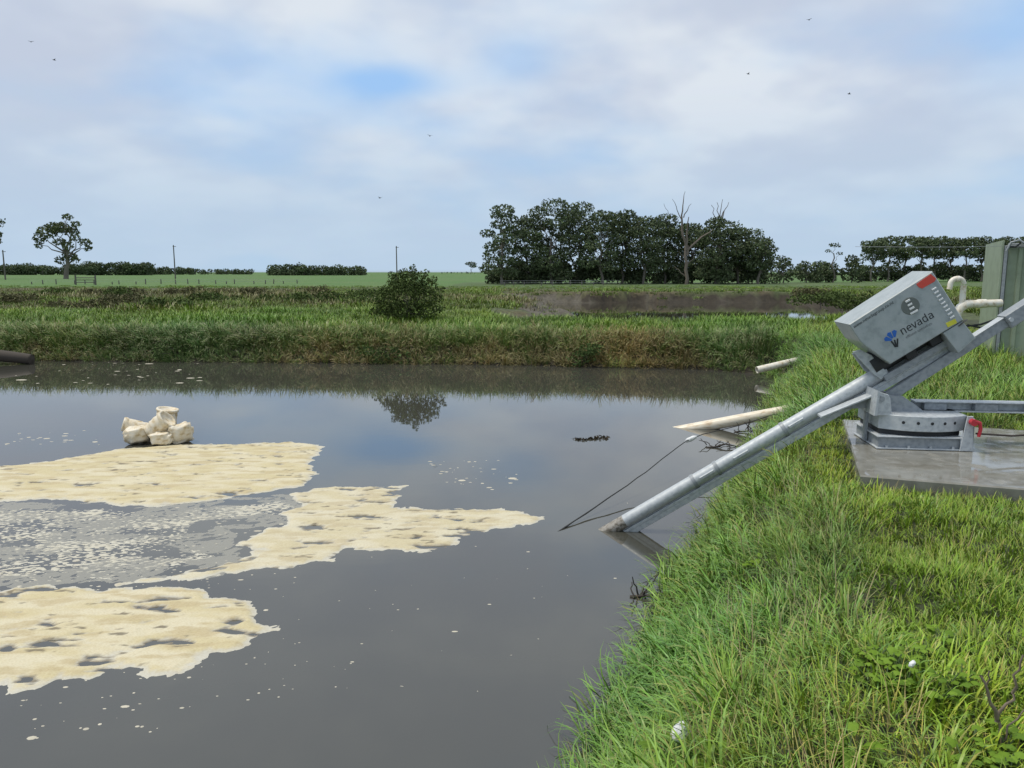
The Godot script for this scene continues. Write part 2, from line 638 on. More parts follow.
func land() -> void:
	for q in [[-60, -10], [-2.6, -2], [-0.4, 2.0], [0.49, 3.74], [1.34, 6.1], [2.62, 8.8], [3.95, 12.0], [5.3, 15.4], [6.5, 18.2], [6.6, 19.6], [5.2, 20.5], [0, 21.6], [-8, 22.2], [-16, 22.8], [-30, 23.5], [-60, 24]]:
		pond.append(Vector2(q[0], q[1]))
	for q in [[1.0, 29.5], [3.5, 46], [2.5, 58], [2.0, 65.5], [12, 66], [24, 66], [24.5, 58], [18, 40], [13, 29], [6, 28.3]]:
		pond2.append(Vector2(q[0], q[1]))
	var xs := []
	var x := -8.0
	while x < 13.0:
		xs.append(x)
		x += 0.2
	var step := 0.3
	while x < 1500:
		xs.append(x)
		x += step
		step = minf(step * 1.06 if x > 30 else 0.5, 200)
	x = -8.0
	step = 0.3
	while x > -1500:
		x -= step
		xs.push_front(x)
		step = minf(step * 1.06 if x < -30 else 0.5, 200)
	var ds := []
	var d := -14.0
	while d < 2.0:
		ds.append(d)
		d += 1.0
	while d < 27.0:
		ds.append(d)
		d += 0.2
	while d < 80.0:
		ds.append(d)
		d += 0.6
	step = 0.8
	while d < 3500:
		ds.append(d)
		d += step
		step = minf(step * 1.09, 300)
	var st := st_new()
	st.set_smooth_group(1)
	var nx := xs.size()
	for dd in ds:
		for xx in xs:
			var y := ground(xx, dd)
			var n := nz.get_noise_2d(xx * 0.8, dd * 0.8) * 0.5 + nz2.get_noise_2d(xx * 0.13, dd * 0.13) * 0.5
			var c := Color(0.055, 0.062, 0.028)
			if dd < 27: 
				c = Color(0.05, 0.06, 0.025) if y > 0.5 else Color(0.05, 0.04, 0.028)
			elif dd < 84:
				c = Color(0.075, 0.10, 0.035).lerp(Color(0.13, 0.11, 0.06), smooth(-0.1, 0.3, n))
				var s2 := sdist(pond2, Vector2(xx, dd)) if (xx > -25 and xx < 45) else 99.0
				if s2 < 8.0 and y < 0.72:
					var mud := Color(0.12, 0.108, 0.085).lerp(Color(0.042, 0.034, 0.021), smooth(-0.15, 0.3, nz2.get_noise_2d(xx * 1.2, dd * 0.8) * 0.7 + (0.35 if xx > 6 and dd > 50 else -0.3)))
					c = mud
			else:
				c = Color(0.085, 0.185, 0.035).lerp(Color(0.115, 0.195, 0.05), smooth(-0.2, 0.3, n))
				if dd < 130 and xx > -8: c = c.lerp(Color(0.085, 0.115, 0.045), 0.6)
			st.set_color(c)
			st.set_uv(Vector2(xx, dd))
			st.add_vertex(Vector3(xx, y, -dd))
	for i in ds.size() - 1:
		for j in nx - 1:
			var a: int = i * nx + j
			st.add_index(a)
			st.add_index(a + nx)
			st.add_index(a + nx + 1)
			st.add_index(a)
			st.add_index(a + nx + 1)
			st.add_index(a + 1)
	st.generate_normals()
	var gm := mat(Color(1, 1, 1), 0.95)
	gm.vertex_color_use_as_albedo = true
	gm.albedo_texture = noise_tex(0.02, [[0.2, Color(0.72, 0.72, 0.70)], [0.5, Color(0.9, 0.9, 0.88)], [0.8, Color(1, 1, 1)]], 512, 4, 6)
	gm.uv1_world_triplanar = true
	gm.uv1_triplanar = true
	gm.uv1_scale = Vector3(0.31, 0.31, 0.31)
	var g := put(st.commit(), "ground", gm)
	tag(g, "grassy farm ground with banks around two ponds", "ground", "", "structure")

func water() -> void:
	var wm := mat(Color(0.060, 0.060, 0.049), 0.015)
	wm.metallic_specular = 1.0
	wm.normal_enabled = true
	wm.normal_texture = noise_tex(0.012, [], 1024, 6, 4, true, 3.0)
	wm.normal_scale = 0.018
	wm.uv1_triplanar = true
	wm.uv1_world_triplanar = true
	wm.uv1_scale = Vector3(0.12, 0.12, 0.3)
	var q := put(sheet(-70, 9, -9, 26.0, 0.0), "pond_water", wm)
	tag(q, "still grey-brown effluent pond mirroring the cloudy sky", "water", "", "structure")
	var w2 := wm.duplicate()
	w2.albedo_color = lin(0.045, 0.04, 0.03)
	var q2 := put(sheet(-12, 30, 28, 72, 0.0), "far_pond_water", w2)
	tag(q2, "dark water of the muddy second pond beyond the berm", "water", "", "structure")

func sheet(x0: float, x1: float, d0: float, d1: float, y: float) -> ArrayMesh:
	var st := st_new()
	st.set_smooth_group(1)
	var pts := [Vector3(x0, y, -d0), Vector3(x0, y, -d1), Vector3(x1, y, -d1), Vector3(x1, y, -d0)]
	quad(st, pts[0], pts[1], pts[2], pts[3])
	return done(st)

func slab() -> void:
	var st := st_new()
	# a flat plate: outline in x and -z, lifted upright by turning it about x
	var xf := Transform3D(Basis(Vector3.RIGHT, -PI / 2), Vector3.ZERO)
	prism(st, [Vector2(0, 0), Vector2(4.4, 0), Vector2(4.4, 2.5), Vector2(0, 2.5)], -0.2, 0.0, xf, 0.012)
	var o := put(done(st), "concrete_slab", M.concrete)
	o.position = Vector3(slab_o.x, 1.0, -slab_o.y)
	o.rotation.y = -slab_a
	tag(o, "wet grey concrete slab under the stirrer on the bank", "slab", "", "structure")

func shed() -> void:
	var base := on_level(992, 357, 0.92)
	var t := thing("green_shed", "pale green ribbed metal shed at the right edge behind the slab", "shed", Vector3(base.x, 0.92, base.z), deg_to_rad(-25))
	var top := height_at(240.5, -base.z) - 0.92
	put(block_mesh(Vector3(0.02, top / 2, -1.26), Vector3(0.04, top, 2.5), 0.006), "end_panel", M.green, t)
	var lo := top - 0.1
	put(block_mesh(Vector3(0.08, lo / 2, -0.045), Vector3(0.06, lo, 0.07), 0.006), "corner_post", M.gal_dull, t)
	# ribbed wall of folded sheets
	for k in 14:
		var st := st_new()
		var x0 := 0.13 + k * 0.3
		prism(st, [Vector2(x0, -0.13), Vector2(x0 + 0.3, -0.13), Vector2(x0 + 0.3, -0.10), Vector2(x0 + 0.26, -0.10), Vector2(x0 + 0.235, -0.06), Vector2(x0 + 0.175, -0.06), Vector2(x0 + 0.15, -0.10), Vector2(x0, -0.10)],
			0.0, lo - 0.04, Transform3D(Basis(Vector3(1, 0, 0), Vector3(0, 0, 1), Vector3(0, 1, 0)), Vector3.ZERO), 0.003)
		put(done(st), "wall_sheet", M.green, t)
	put(block_mesh(Vector3(2.2, (top - 0.1) / 2, -2.48), Vector3(4.3, top - 0.1, 0.04), 0.005), "back_wall", M.green, t)
	put(block_mesh(Vector3(2.2, lo - 0.01, -1.28), Vector3(4.2, 0.05, 2.3), 0.006), "roof", M.gal_dull, t)
	put(block_mesh(Vector3(0.42, lo + 0.03, -0.05), Vector3(0.62, 0.03, 0.1), 0.004), "top_rail", M.gal, t)
	put(block_mesh(Vector3(2.45, lo + 0.09, -0.05), Vector3(3.4, 0.05, 0.1), 0.004), "gutter", M.gal, t)
	# grey hose looped over the top edge
	put(tube_mesh([Vector3(0.08, lo - 0.1, 0.02), Vector3(0.14, lo + 0.06, 0.05), Vector3(0.27, lo + 0.1, 0.07), Vector3(0.38, lo + 0.02, 0.08), Vector3(0.44, lo - 0.25, 0.06), Vector3(0.46, lo - 0.9, 0.03)], [0.022, 0.022, 0.022, 0.022, 0.022, 0.022], 8), "hose", M.gal_dull, t)
	put(tube_mesh([Vector3(0.09, lo - 0.02, 0.0), Vector3(0.22, lo - 0.03, 0.05), Vector3(0.32, lo + 0.07, 0.05), Vector3(0.46, lo + 0.05, 0.02)], [0.018, 0.018, 0.018, 0.018], 6), "cable_loop", M.dark, t)
	# thin wires strung from the shed across to the left
	var wire := thing("overhead_wire", "thin grey wire strung level from the green shed's top", "wire", Vector3(base.x, height_at(246, -base.z), base.z))
	put(tube_mesh([Vector3(0.0, 0, 0), Vector3(-0.6, -0.01, -0.3), Vector3(-1.3, 0.0, -0.7), Vector3(-2.3, 0.03, -1.3)], [0.004, 0.004, 0.004, 0.004], 5), "strand", M.gal_dull, wire)
	# white pvc riser with a gooseneck
	var dz := -base.z - 0.15
	var p1 := across(1001, dz, height_at(303, dz))
	var rp := thing("white_riser_pipe", "white plastic pipe with gooseneck vent leaving the green shed", "pipe", Vector3(p1.x, 0.92, -dz))
	var y0 := p1.y - 0.92
	var el := across(964, dz, p1.y)
	var ex := el.x - p1.x
	put(tube_mesh([Vector3(-0.02, y0, 0.03), Vector3(ex + 0.08, y0 - 0.02, 0.05)], [0.075, 0.075], 16), "header_pipe", M.pvc, rp)
	put(tube_mesh([Vector3(ex * 0.45, y0 - 0.009, 0.04), Vector3(ex * 0.45 - 0.16, y0 - 0.012, 0.042)], [0.086, 0.086], 16), "coupling", M.pvc, rp)
	put(tube_mesh([Vector3(ex + 0.1, y0 - 0.02, 0.05), Vector3(ex, y0 - 0.03, 0.05), Vector3(ex - 0.1, y0 - 0.09, 0.06), Vector3(ex - 0.16, y0 - 0.2, 0.06), Vector3(ex - 0.18, y0 - 1.2, 0.06)], [0.088, 0.088, 0.088, 0.085, 0.078], 16), "elbow", M.pvc, rp)
	var gx := ex - 0.06
	var gh := height_at(279, dz) - 0.92
	put(tube_mesh([Vector3(gx, y0, 0.04), Vector3(gx, gh - 0.12, 0.04)], [0.055, 0.055], 14), "riser", M.pvc, rp)
	var pts := []
	var rad := []
	for k in 11:
		var a := PI * k / 10.0
		pts.append(Vector3(gx - 0.13 + cos(a) * 0.13, gh - 0.1 + sin(a) * 0.11, 0.04))
		rad.append(0.05)
	pts.append(Vector3(gx - 0.27, gh - 0.2, 0.04))
	rad.append(0.05)
	put(tube_mesh(pts, rad, 14), "gooseneck", M.pvc, rp)
	put(tube_mesh([Vector3(gx - 0.155, gh + 0.0, 0.04), Vector3(gx - 0.1, gh + 0.0, 0.04)], [0.062, 0.062], 14), "joint_ring", M.pvc, rp)
	for k in 2:
		put(tube_mesh([Vector3(0.0, y0 - 0.3 - 0.14 * k, -0.02), Vector3(ex * 0.5, y0 - 0.42 - 0.06 * k, 0.0), Vector3(ex + 0.1, y0 - 0.45 + 0.02 * k, 0.02), Vector3(ex - 0.5, y0 - 0.8, 0.02)], [0.02, 0.02, 0.02, 0.02], 8), "black_hose", M.dark, rp)

# the stirrer: x runs up the slope to the land, z towards the pond's near end
func stirrer() -> void:
	var t := thing("pond_stirrer", "grey galvanised effluent stirrer with tilted motor box and long pipe into the pond", "stirrer", Vector3(3.72, 1.0, -7.22), deg_to_rad(-7.0))
	var ang := deg_to_rad(33.3)
	var dir := Vector3(cos(ang), sin(ang), 0)
	var nrm := Vector3(-sin(ang), cos(ang), 0)
	# pipe axis passes (-0.58, 0.423)
	var ax := Vector3(-0.58, 0.418, 0)
	var st := st_new()
	var pts := []
	var rad := []
	var s0 := -3.35
	var s1 := 0.45
	for k in 20:
		pts.append(ax + dir * lerpf(s0, s1, k / 19.0))
		rad.append(0.066)
	tube(st, pts, rad, 24)
	var pipe := put(done(st), "shaft_pipe", M.gal, t)
	var silt := mat(Color(0.33, 0.315, 0.28), 0.55)
	silt.albedo_texture = noise_tex(0.03, [[0.25, Color(0.6, 0.57, 0.52)], [0.6, Color(1, 1, 1)]], 256, 71)
	silt.uv1_triplanar = true
	silt.uv1_scale = Vector3(3, 3, 3)
	put(tube_mesh([ax + dir * -3.3, ax + dir * -2.8, ax + dir * -2.5, ax + dir * -2.36], [0.0675, 0.0675, 0.0670, 0.0655], 24), "silted_end", silt, pipe)
	for s in [-1.62, -1.36, -0.62]:
		put(tube_mesh([ax + dir * s, ax + dir * (s + 0.035)], [0.074, 0.074], 24), "clamp_band", M.gal_dull, pipe)
	for s in [-1.58, -1.2, -0.6]:
		var sb := st_new()
		block(sb, Vector3(0, 0, 0), Vector3(0.16, 0.03, 0.03), Transform3D(Basis(Vector3.BACK, ang), ax + dir * (s + 0.12) + nrm * 0.01 + Vector3(0, 0, 0.068)))
		put(done(sb), "clamp_plate", M.gal, pipe)
	put(tube_mesh([ax + dir * 0.42, ax + dir * 0.47], [0.082, 0.082], 24), "end_collar", M.gal, pipe)
	# rail under the pipe, two flanges and a web
	st = st_new()
	var bx := Transform3D(Basis(Vector3.BACK, ang), ax)
	block(st, Vector3(-1.1, -0.088, 0), Vector3(4.3, 0.03, 0.075), bx)
	block(st, Vector3(-1.1, -0.128, 0.03), Vector3(4.3, 0.05, 0.008), bx, 0.002)
	block(st, Vector3(-1.1, -0.128, -0.03), Vector3(4.3, 0.05, 0.008), bx, 0.002)
	put(done(st), "support_rail", M.gal, t)
	# lower boom from the pivot to the upper end
	var a := Vector2(-0.16, 0.43)
	var b := Vector2(0.97, 1.262)
	st = st_new()
	prism(st, bar_pts(a, b, 0.095), -0.005, 0.075)
	put(done(st), "boom", M.gal_dull, t)
	st = st_new()
	prism(st, bar_pts(a.lerp(b, 0.62) + Vector2(-0.028, 0.04), b + Vector2(-0.028, 0.04), 0.012), -0.015, 0.09)
	put(done(st), "boom_flange", M.gal, t)
	st = st_new()
	prism(st, bar_pts(a.lerp(b, 0.86), b + (b - a) * 0.12, 0.135), -0.03, 0.11, Transform3D(), 0.01)
	var slv := put(done(st), "boom_sleeve", M.gal_dull, t)
	put(tube_mesh([Vector3(0.83, 1.17, 0.10), Vector3(0.83, 1.17, 0.13)], [0.02, 0.02], 10), "pin", M.gal, slv)
	# upper rail carrying the motor box
	st = st_new()
	prism(st, bar_pts(Vector2(-0.22, 0.61), Vector2(0.42, 1.03), 0.06), 0.05, 0.11)
	prism(st, bar_pts(Vector2(-0.22, 0.61), Vector2(0.42, 1.03), 0.06), -0.11, -0.05)
	put(done(st), "motor_rail", M.gal_dull, t)
	for s in [Vector2(0.0, 0.82), Vector2(0.2, 0.95)]:
		put(prism_mesh(bar_pts(s, s + Vector2(-0.05, 0.08), 0.1), -0.16, 0.16), "motor_foot", M.dark, t)
	# the electric motor inside, seen below the hood
	st = st_new()
	tube(st, [Vector3(-0.33, 0.72, 0), Vector3(0.1, 1.02, 0), Vector3(0.28, 1.14, 0)], [0.12, 0.12, 0.11], 20)
	put(done(st), "motor", M.dark, t)
	st = st_new()
	prism(st, [Vector2(-0.25, 0.60), Vector2(-0.19, 0.66), Vector2(-0.40, 0.86), Vector2(-0.46, 0.82), Vector2(-0.34, 0.66)], -0.13, -0.10)
	put(done(st), "motor_bracket", M.gal, t)
	st = st_new()
	prism(st, [Vector2(-0.25, 0.60), Vector2(-0.19, 0.66), Vector2(-0.35, 0.83), Vector2(-0.45, 0.88), Vector2(-0.52, 0.86), Vector2(-0.33, 0.66)], 0.08, 0.10)
	put(done(st), "motor_bracket", M.gal, t)
	# motor box
	var zf := 0.24
	var hood := put(prism_mesh([Vector2(-0.612, 1.124), Vector2(0.076, 1.607), Vector2(0.373, 1.172), Vector2(-0.225, 0.764), Vector2(-0.467, 0.937), Vector2(-0.50, 0.967)], -0.24, zf, 0.008), "motor_box", M.painted, t)
	put(prism_mesh([Vector2(0.212, 1.051), Vector2(0.369, 1.160), Vector2(0.494, 1.01), Vector2(0.356, 0.87)], -0.2, zf - 0.006, 0.006), "switch_box", M.painted, t)
	put(prism_mesh([Vector2(0.385, 1.17), Vector2(0.40, 1.18), Vector2(0.345, 1.125), Vector2(0.33, 1.115)], zf - 0.01, zf + 0.02, 0.002), "latch", M.dark, t)
	# louvred disc
	var dc := Vector3(-0.09, 1.296, zf)
	st = st_new()
	lathe(st, [Vector2(0, 0.0), Vector2(0.076, 0.0), Vector2(0.08, -0.003)], 36, Transform3D(Basis(Vector3.RIGHT, PI / 2), dc + Vector3(0, 0, 0.004)))
	put(done(st), "vent_disc", M.disc, hood)
	for k in 4:
		var o := [-0.045, -0.012, 0.02, 0.055]
		var ln: float = [0.042, 0.042, 0.045, 0.07][k]
		st = st_new()
		block(st, Vector3(0, 0, 0), Vector3(ln, 0.018, 0.008), Transform3D(Basis(Vector3.BACK, deg_to_rad(30)), dc + Vector3(float(o[k]) * 0.62, -float(o[k]), 0.007)), 0.002)
		put(done(st), "vent_slat", M.label_white, hood)
	for k in 9:
		var p := Vector2(0.10, 1.45).lerp(Vector2(0.272, 1.198), k / 8.0)
		st = st_new()
		block(st, Vector3.ZERO, Vector3(0.042, 0.015, 0.012), Transform3D(Basis(Vector3.BACK, deg_to_rad(34)), Vector3(p.x, p.y, zf + 0.004)), 0.003)
		put(done(st), "louvre", M.label_white, hood)
	put(prism_mesh([Vector2(-0.055, 1.492), Vector2(0.062, 1.582), Vector2(0.112, 1.541), Vector2(0.10, 1.515), Vector2(0.0, 1.452), Vector2(-0.03, 1.462)], zf + 0.0005, zf + 0.0035, 0.0008), "red_sticker", M.red, hood)
	put(prism_mesh([Vector2(0.222, 1.143), Vector2(0.300, 1.184), Vector2(0.320, 1.146), Vector2(0.244, 1.104)], zf + 0.0005, zf + 0.0035, 0.0008), "yellow_sticker", M.yellow, hood)
	# lettering
	text("nevada", Vector3(-0.130, 1.008, zf + 0.001), 32.0, 0.305, M.ink, hood, "lettering")
	text("www.nevadagroup.co.nz", Vector3(-0.555, 1.083, zf + 0.001), 35.0, 0.40, M.ink, hood, "web_address")
	text("effluent specialists", Vector3(-0.10, 0.993, zf + 0.001), 32.0, 0.25, M.faint_ink, hood, "small_lettering")
	# logo: a fan of blue leaves over dark bars
	for k in 3:
		var q := Vector2(-0.200, 0.982)
		var aa := deg_to_rad(172 - k * 36)
		var e := Vector2(cos(aa), sin(aa))
		var n2 := Vector2(-e.y, e.x)
		put(prism_mesh([q + e * 0.03 - n2 * 0.008, q + e * 0.085 - n2 * 0.024, q + e * 0.098, q + e * 0.085 + n2 * 0.02, q + e * 0.03 + n2 * 0.008], zf + 0.0005, zf + 0.003, 0.0006), "logo_leaf", M.blue, hood)
	for k in 3:
		var q := Vector2(-0.232 + k * 0.026, 0.976 + k * 0.012)
		put(prism_mesh(bar_pts(q, Vector2(-0.192 + k * 0.008, 0.922), 0.014), zf + 0.0005, zf + 0.003, 0.0006), "logo_bar", M.ink, hood)
	# turntable
	var flat := Transform3D(Basis(Vector3(1, 0, 0), Vector3(0, 0, 1), Vector3(0, 1, 0)), Vector3.ZERO)
	st = st_new()
	prism(st, [Vector2(-0.33, 0.375), Vector2(0.375, 0.375), Vector2(0.375, -0.25), Vector2(-0.33, -0.25)], 0.0, 0.12, flat)
	var bs := put(done(st), "base_frame", M.gal_dull, t)
	for yy in [0.004, 0.112]:
		st = st_new()
		prism(st, [Vector2(-0.35, 0.405), Vector2(0.395, 0.405), Vector2(0.395, -0.27), Vector2(-0.35, -0.27)], yy, yy + 0.012, flat, 0.003)
		put(done(st), "flange", M.gal, bs)
	for k in 4:
		put(tube_mesh([Vector3(-0.26 + k * 0.19, 0.016, 0.39), Vector3(-0.26 + k * 0.19, 0.036, 0.39)], [0.012, 0.012], 6), "anchor_bolt", M.gal, bs)
	st = st_new()
	prism(st, [Vector2(-0.30, 0.28), Vector2(-0.1, 0.355), Vector2(0.07, 0.375), Vector2(0.24, 0.355), Vector2(0.40, 0.28), Vector2(0.40, -0.25), Vector2(-0.30, -0.25)], 0.124, 0.175, flat)
	put(done(st), "bearing", M.dark, t)
	st = st_new()
	var arc := []
	for k in 25:
		var aa := deg_to_rad(-41.5 + 83.0 * k / 24.0)
		arc.append(Vector2(0.07 + sin(aa) * 0.57, -0.15 + cos(aa) * 0.57))
	arc.append(Vector2(0.45, -0.3))
	arc.append(Vector2(-0.31, -0.3))
	prism(st, arc, 0.172, 0.312, flat, 0.005)
	var band := put(done(st), "turning_band", M.gal, t)
	for hx in [-0.128, -0.011, 0.107, 0.221, 0.32]:
		var sx: float = (hx - 0.07) / 0.57
		var nd := Vector3(sx, 0, sqrt(1 - sx * sx))
		var hc := Vector3(0.07, 0.25, -0.15) + nd * 0.565
		put(tube_mesh([hc, hc + nd * 0.0075], [0.014, 0.014], 12), "bolt_hole", M.dark, band)
	# pivot brackets and gussets
	for z in [0.30, -0.34]:
		put(prism_mesh([Vector2(-0.37, 0.30), Vector2(-0.21, 0.30), Vector2(-0.235, 0.46), Vector2(-0.255, 0.495), Vector2(-0.36, 0.525)], z, z + 0.03), "pivot_plate", M.gal, t)
	put(prism_mesh([Vector2(-0.375, 0.30), Vector2(-0.35, 0.30), Vector2(-0.335, 0.52), Vector2(-0.36, 0.535)], -0.34, 0.36), "pivot_web", M.gal, t)
	put(tube_mesh([Vector3(-0.31, 0.455, -0.37), Vector3(-0.31, 0.455, 0.34)], [0.025, 0.025], 14), "pivot_pin", M.gal_dull, t)
	put(prism_mesh([Vector2(-0.20, 0.30), Vector2(0.16, 0.30), Vector2(-0.06, 0.455), Vector2(-0.20, 0.46)], 0.12, 0.145), "gusset", M.gal_dull, t)
	put(prism_mesh([Vector2(-0.20, 0.30), Vector2(0.16, 0.30), Vector2(-0.06, 0.455), Vector2(-0.20, 0.46)], -0.145, -0.12), "gusset", M.gal_dull, t)
	put(prism_mesh([Vector2(-0.80, 0.245), Vector2(-0.30, 0.475), Vector2(-0.305, 0.495), Vector2(-0.80, 0.262)], 0.08, 0.22), "stay_flange", M.gal, t)
	put(prism_mesh([Vector2(-0.62, 0.318), Vector2(-0.31, 0.462), Vector2(-0.31, 0.335), Vector2(-0.58, 0.315)], 0.10, 0.115), "stay_web", M.gal_dull, t)
	put(prism_mesh([Vector2(-0.37, 0.02), Vector2(-0.34, 0.02), Vector2(-0.34, 0.37), Vector2(-0.37, 0.37)], 0.05, 0.11), "end_stop", M.gal_dull, t)
	# long horizontal arm of channel section
	st = st_new()
	block(st, Vector3(1.2, 0.392, 0.0), Vector3(2.24, 0.012, 0.14), Transform3D(), 0.003)
	block(st, Vector3(1.2, 0.306, 0.0), Vector3(2.24, 0.012, 0.14), Transform3D(), 0.003)
	block(st, Vector3(1.2, 0.349, -0.03), Vector3(2.24, 0.074, 0.012), Transform3D(), 0.003)
	put(done(st), "swing_arm", M.gal, t)
	for x in [0.27, 0.72, 1.2]:
		put(block_mesh(Vector3(x, 0.349, 0.02), Vector3(0.2, 0.07, 0.07), 0.004), "stiffener", M.gal_dull, t)
	put(block_mesh(Vector3(1.95, 0.15, -0.02), Vector3(0.1, 0.29, 0.1), 0.006), "arm_foot", M.gal_dull, t)
	# upright lock plate with red lever
	put(prism_mesh([Vector2(0.357, 0.004), Vector2(0.47, 0.004), Vector2(0.45, 0.325), Vector2(0.40, 0.325)], 0.40, 0.415), "lock_plate", M.gal, t)
	put(prism_mesh([Vector2(0.458, 0.004), Vector2(0.478, 0.004), Vector2(0.472, 0.30), Vector2(0.452, 0.30)], 0.22, 0.40), "lock_web", M.gal_dull, t)
	var lv := put(tube_mesh([Vector3(0.44, 0.275, 0.39), Vector3(0.44, 0.275, 0.47)], [0.03, 0.03], 16), "lock_hub", M.red_lever, t)
	put(tube_mesh([Vector3(0.42, 0.30, 0.455), Vector3(0.485, 0.275, 0.46), Vector3(0.497, 0.22, 0.46), Vector3(0.485, 0.15, 0.46)], [0.014, 0.017, 0.016, 0.014], 10), "lever", M.red_lever, lv)
	put(tube_mesh([Vector3(0.47, 0.175, 0.44), Vector3(0.8, 0.15, 0.38), Vector3(1.4, 0.16, 0.2), Vector3(1.9, 0.2, 0.05)], [0.009, 0.009, 0.009, 0.009], 8), "release_rod", M.twig, t)

func text(s: String, where: Vector3, deg: float, width: float, m: Material, parent: Node, called: String) -> void:
	var tm := TextMesh.new()
	var f := SystemFont.new()
	f.font_names = PackedStringArray(["Droid Sans"])
	tm.font = f
	tm.text = s
	tm.font_size = 48
	tm.depth = 0.002
	tm.pixel_size = 0.002
	tm.horizontal_alignment = HORIZONTAL_ALIGNMENT_LEFT
	tm.vertical_alignment = VERTICAL_ALIGNMENT_BOTTOM
	var w := tm.get_aabb().size.x
	var k := width / maxf(w, 0.001)
	var o := put(tm, called, m, parent)
	o.transform = Transform3D(Basis(Vector3.BACK, deg_to_rad(deg)).scaled_local(Vector3(k, k, 1)), where)

func pvc_pipes() -> void:
	# the far pipe jutting from the bank
	var a := across(757, 18.7, height_at(370, 18.7))
	var b := across(806, 18.9, height_at(358.5, 18.9))
	b += (b - a) * 0.25
	var st := st_new()
	pipe_shell(st, a, b, 0.085)
	var p := put(done(st), "outfall_pipe", M.pvc)
	tag(p, "short white plastic pipe jutting from the bank above its own reflection", "pipe")
	# the nearer pipe with its mouth in the water
	var c := on_level(703, 426.5, 0.03)
	var d := Vector3(c.x + 1.45, 0.40, c.z + 0.36)
	var e := c + (c - d) * 0.45
	d += (d - c) * 0.3
	st = st_new()
	pipe_shell(st, e, d, 0.092)
	var sp = M.pvc.duplicate()
	sp.albedo_texture = noise_tex(0.025, [[0.15, Color(0.80, 0.70, 0.57)], [0.38, Color(0.95, 0.91, 0.84)], [0.7, Color(1, 0.98, 0.94)]], 256, 22)
	sp.uv1_scale = Vector3(0.6, 2.4, 2.4)
	var q := put(done(st), "stained_pipe", sp)
	tag(q, "brown-stained white pipe sloping from the bank into the pond", "pipe")

func pipe_shell(st: SurfaceTool, a: Vector3, b: Vector3, r: float) -> void:
	tube(st, [a, b], [r, r], 20, false)
	tube(st, [b, a], [r * 0.88, r * 0.88], 20, false)
	var d := (b - a).normalized()
	var u := d.cross(Vector3.UP).normalized()
	var v := u.cross(d)
	st.set_smooth_group(-1)
	for k in 20:
		var t0 := TAU * k / 20
		var t1 := TAU * (k + 1) / 20
		var e0 := u * cos(t0) + v * sin(t0)
		var e1 := u * cos(t1) + v * sin(t1)
		quad(st, a + e0 * r, a + e1 * r, a + e1 * r * 0.88, a + e0 * r * 0.88)

# lumpy closed shapes: drum or sack
func sack(r: RandomNumberGenerator, ra: Vector3, sq: float, seed_: int) -> ArrayMesh:
	var n := FastNoiseLite.new()
	n.seed = seed_
	n.frequency = 2.2
	var st := st_new()
	st.set_smooth_group(1)
	var rows := 16
	var cols := 28
	var g := []
	for i in rows + 1:
		var row := []
		for k in cols:
			var th := PI * i / rows
			var ph := TAU * k / cols
			var d := Vector3(sin(th) * cos(ph), cos(th), sin(th) * sin(ph))
			var e := Vector3(pow(absf(d.x), sq) * signf(d.x), pow(absf(d.y), sq) * signf(d.y), pow(absf(d.z), sq) * signf(d.z))
			var p := e * ra
			p *= 1.0 + n.get_noise_3dv(d * 0.7) * 0.3 + n.get_noise_3dv(d * 2.0) * 0.05
			row.append(p)
		g.append(row)
	for i in rows:
		for k in cols:
			var j := (k + 1) % cols
			quad(st, g[i][k], g[i][j], g[i + 1][j], g[i + 1][k])
	return done(st)

func floats() -> void:
	var r := RandomNumberGenerator.new()
	var grp := "white floats heaped in the pond"
	# metres per pixel at the heap
	var base := on_level(155, 443, 0.0)
	var d := -base.z
	var px := 1.0 / 770.0 * (d * 0.99 + 0.37)
	var spec := [
		# px, py centre, half width, half height, half depth (pixels), turn, tilt, squareness, label
		[137, 434.5, 12.5, 8.5, 9, 0.5, 0.1, 0.8, "domed white sack at the heap's front left waterline"],
		[162, 438, 10.5, 6, 8, 0.0, 0.0, 0.6, "small white sack at the heap's front middle"],
		[180, 433, 11.5, 9, 9, 0.6, 0.1, 0.45, "white angular sack at the right end of the float heap"],
		[152, 434, 18, 9, 16, 0.1, 0.0, 0.8, "half-hidden sack in the middle of the float heap"],
	]
	for i in spec.size():
		var s: Array = spec[i]
		var dd: float = d + [-0.05, -0.15, 0.05, 0.3][i]
		var c := across(s[0], dd, height_at(s[1], dd))
		var o := put(sack(r, Vector3(s[2], s[3], s[4]) * px, s[7], 60 + i * 5), "white_sack", M.floaty)
		o.position = c
		o.rotation = Vector3(0, s[5], s[6])
		tag(o, s[8], "float", grp)
	drum("ribbed white drum standing on top of the float heap", across(166, d + 0.3, height_at(424, d + 0.3)), across(167.5, d + 0.3, height_at(408.5, d + 0.3)), 10.5 * px, grp)
	drum("pale yellow drum leaning against the upright drum", across(152, d + 0.02, height_at(433, d + 0.02)), across(168, d + 0.0, height_at(418.5, d + 0.0)), 10.0 * px, grp)
	drum("cream drum lying at the left end of the float heap", across(150, d + 0.2, height_at(430, d + 0.2)), across(122.5, d + 0.05, height_at(424, d + 0.05)), 7.0 * px, grp)

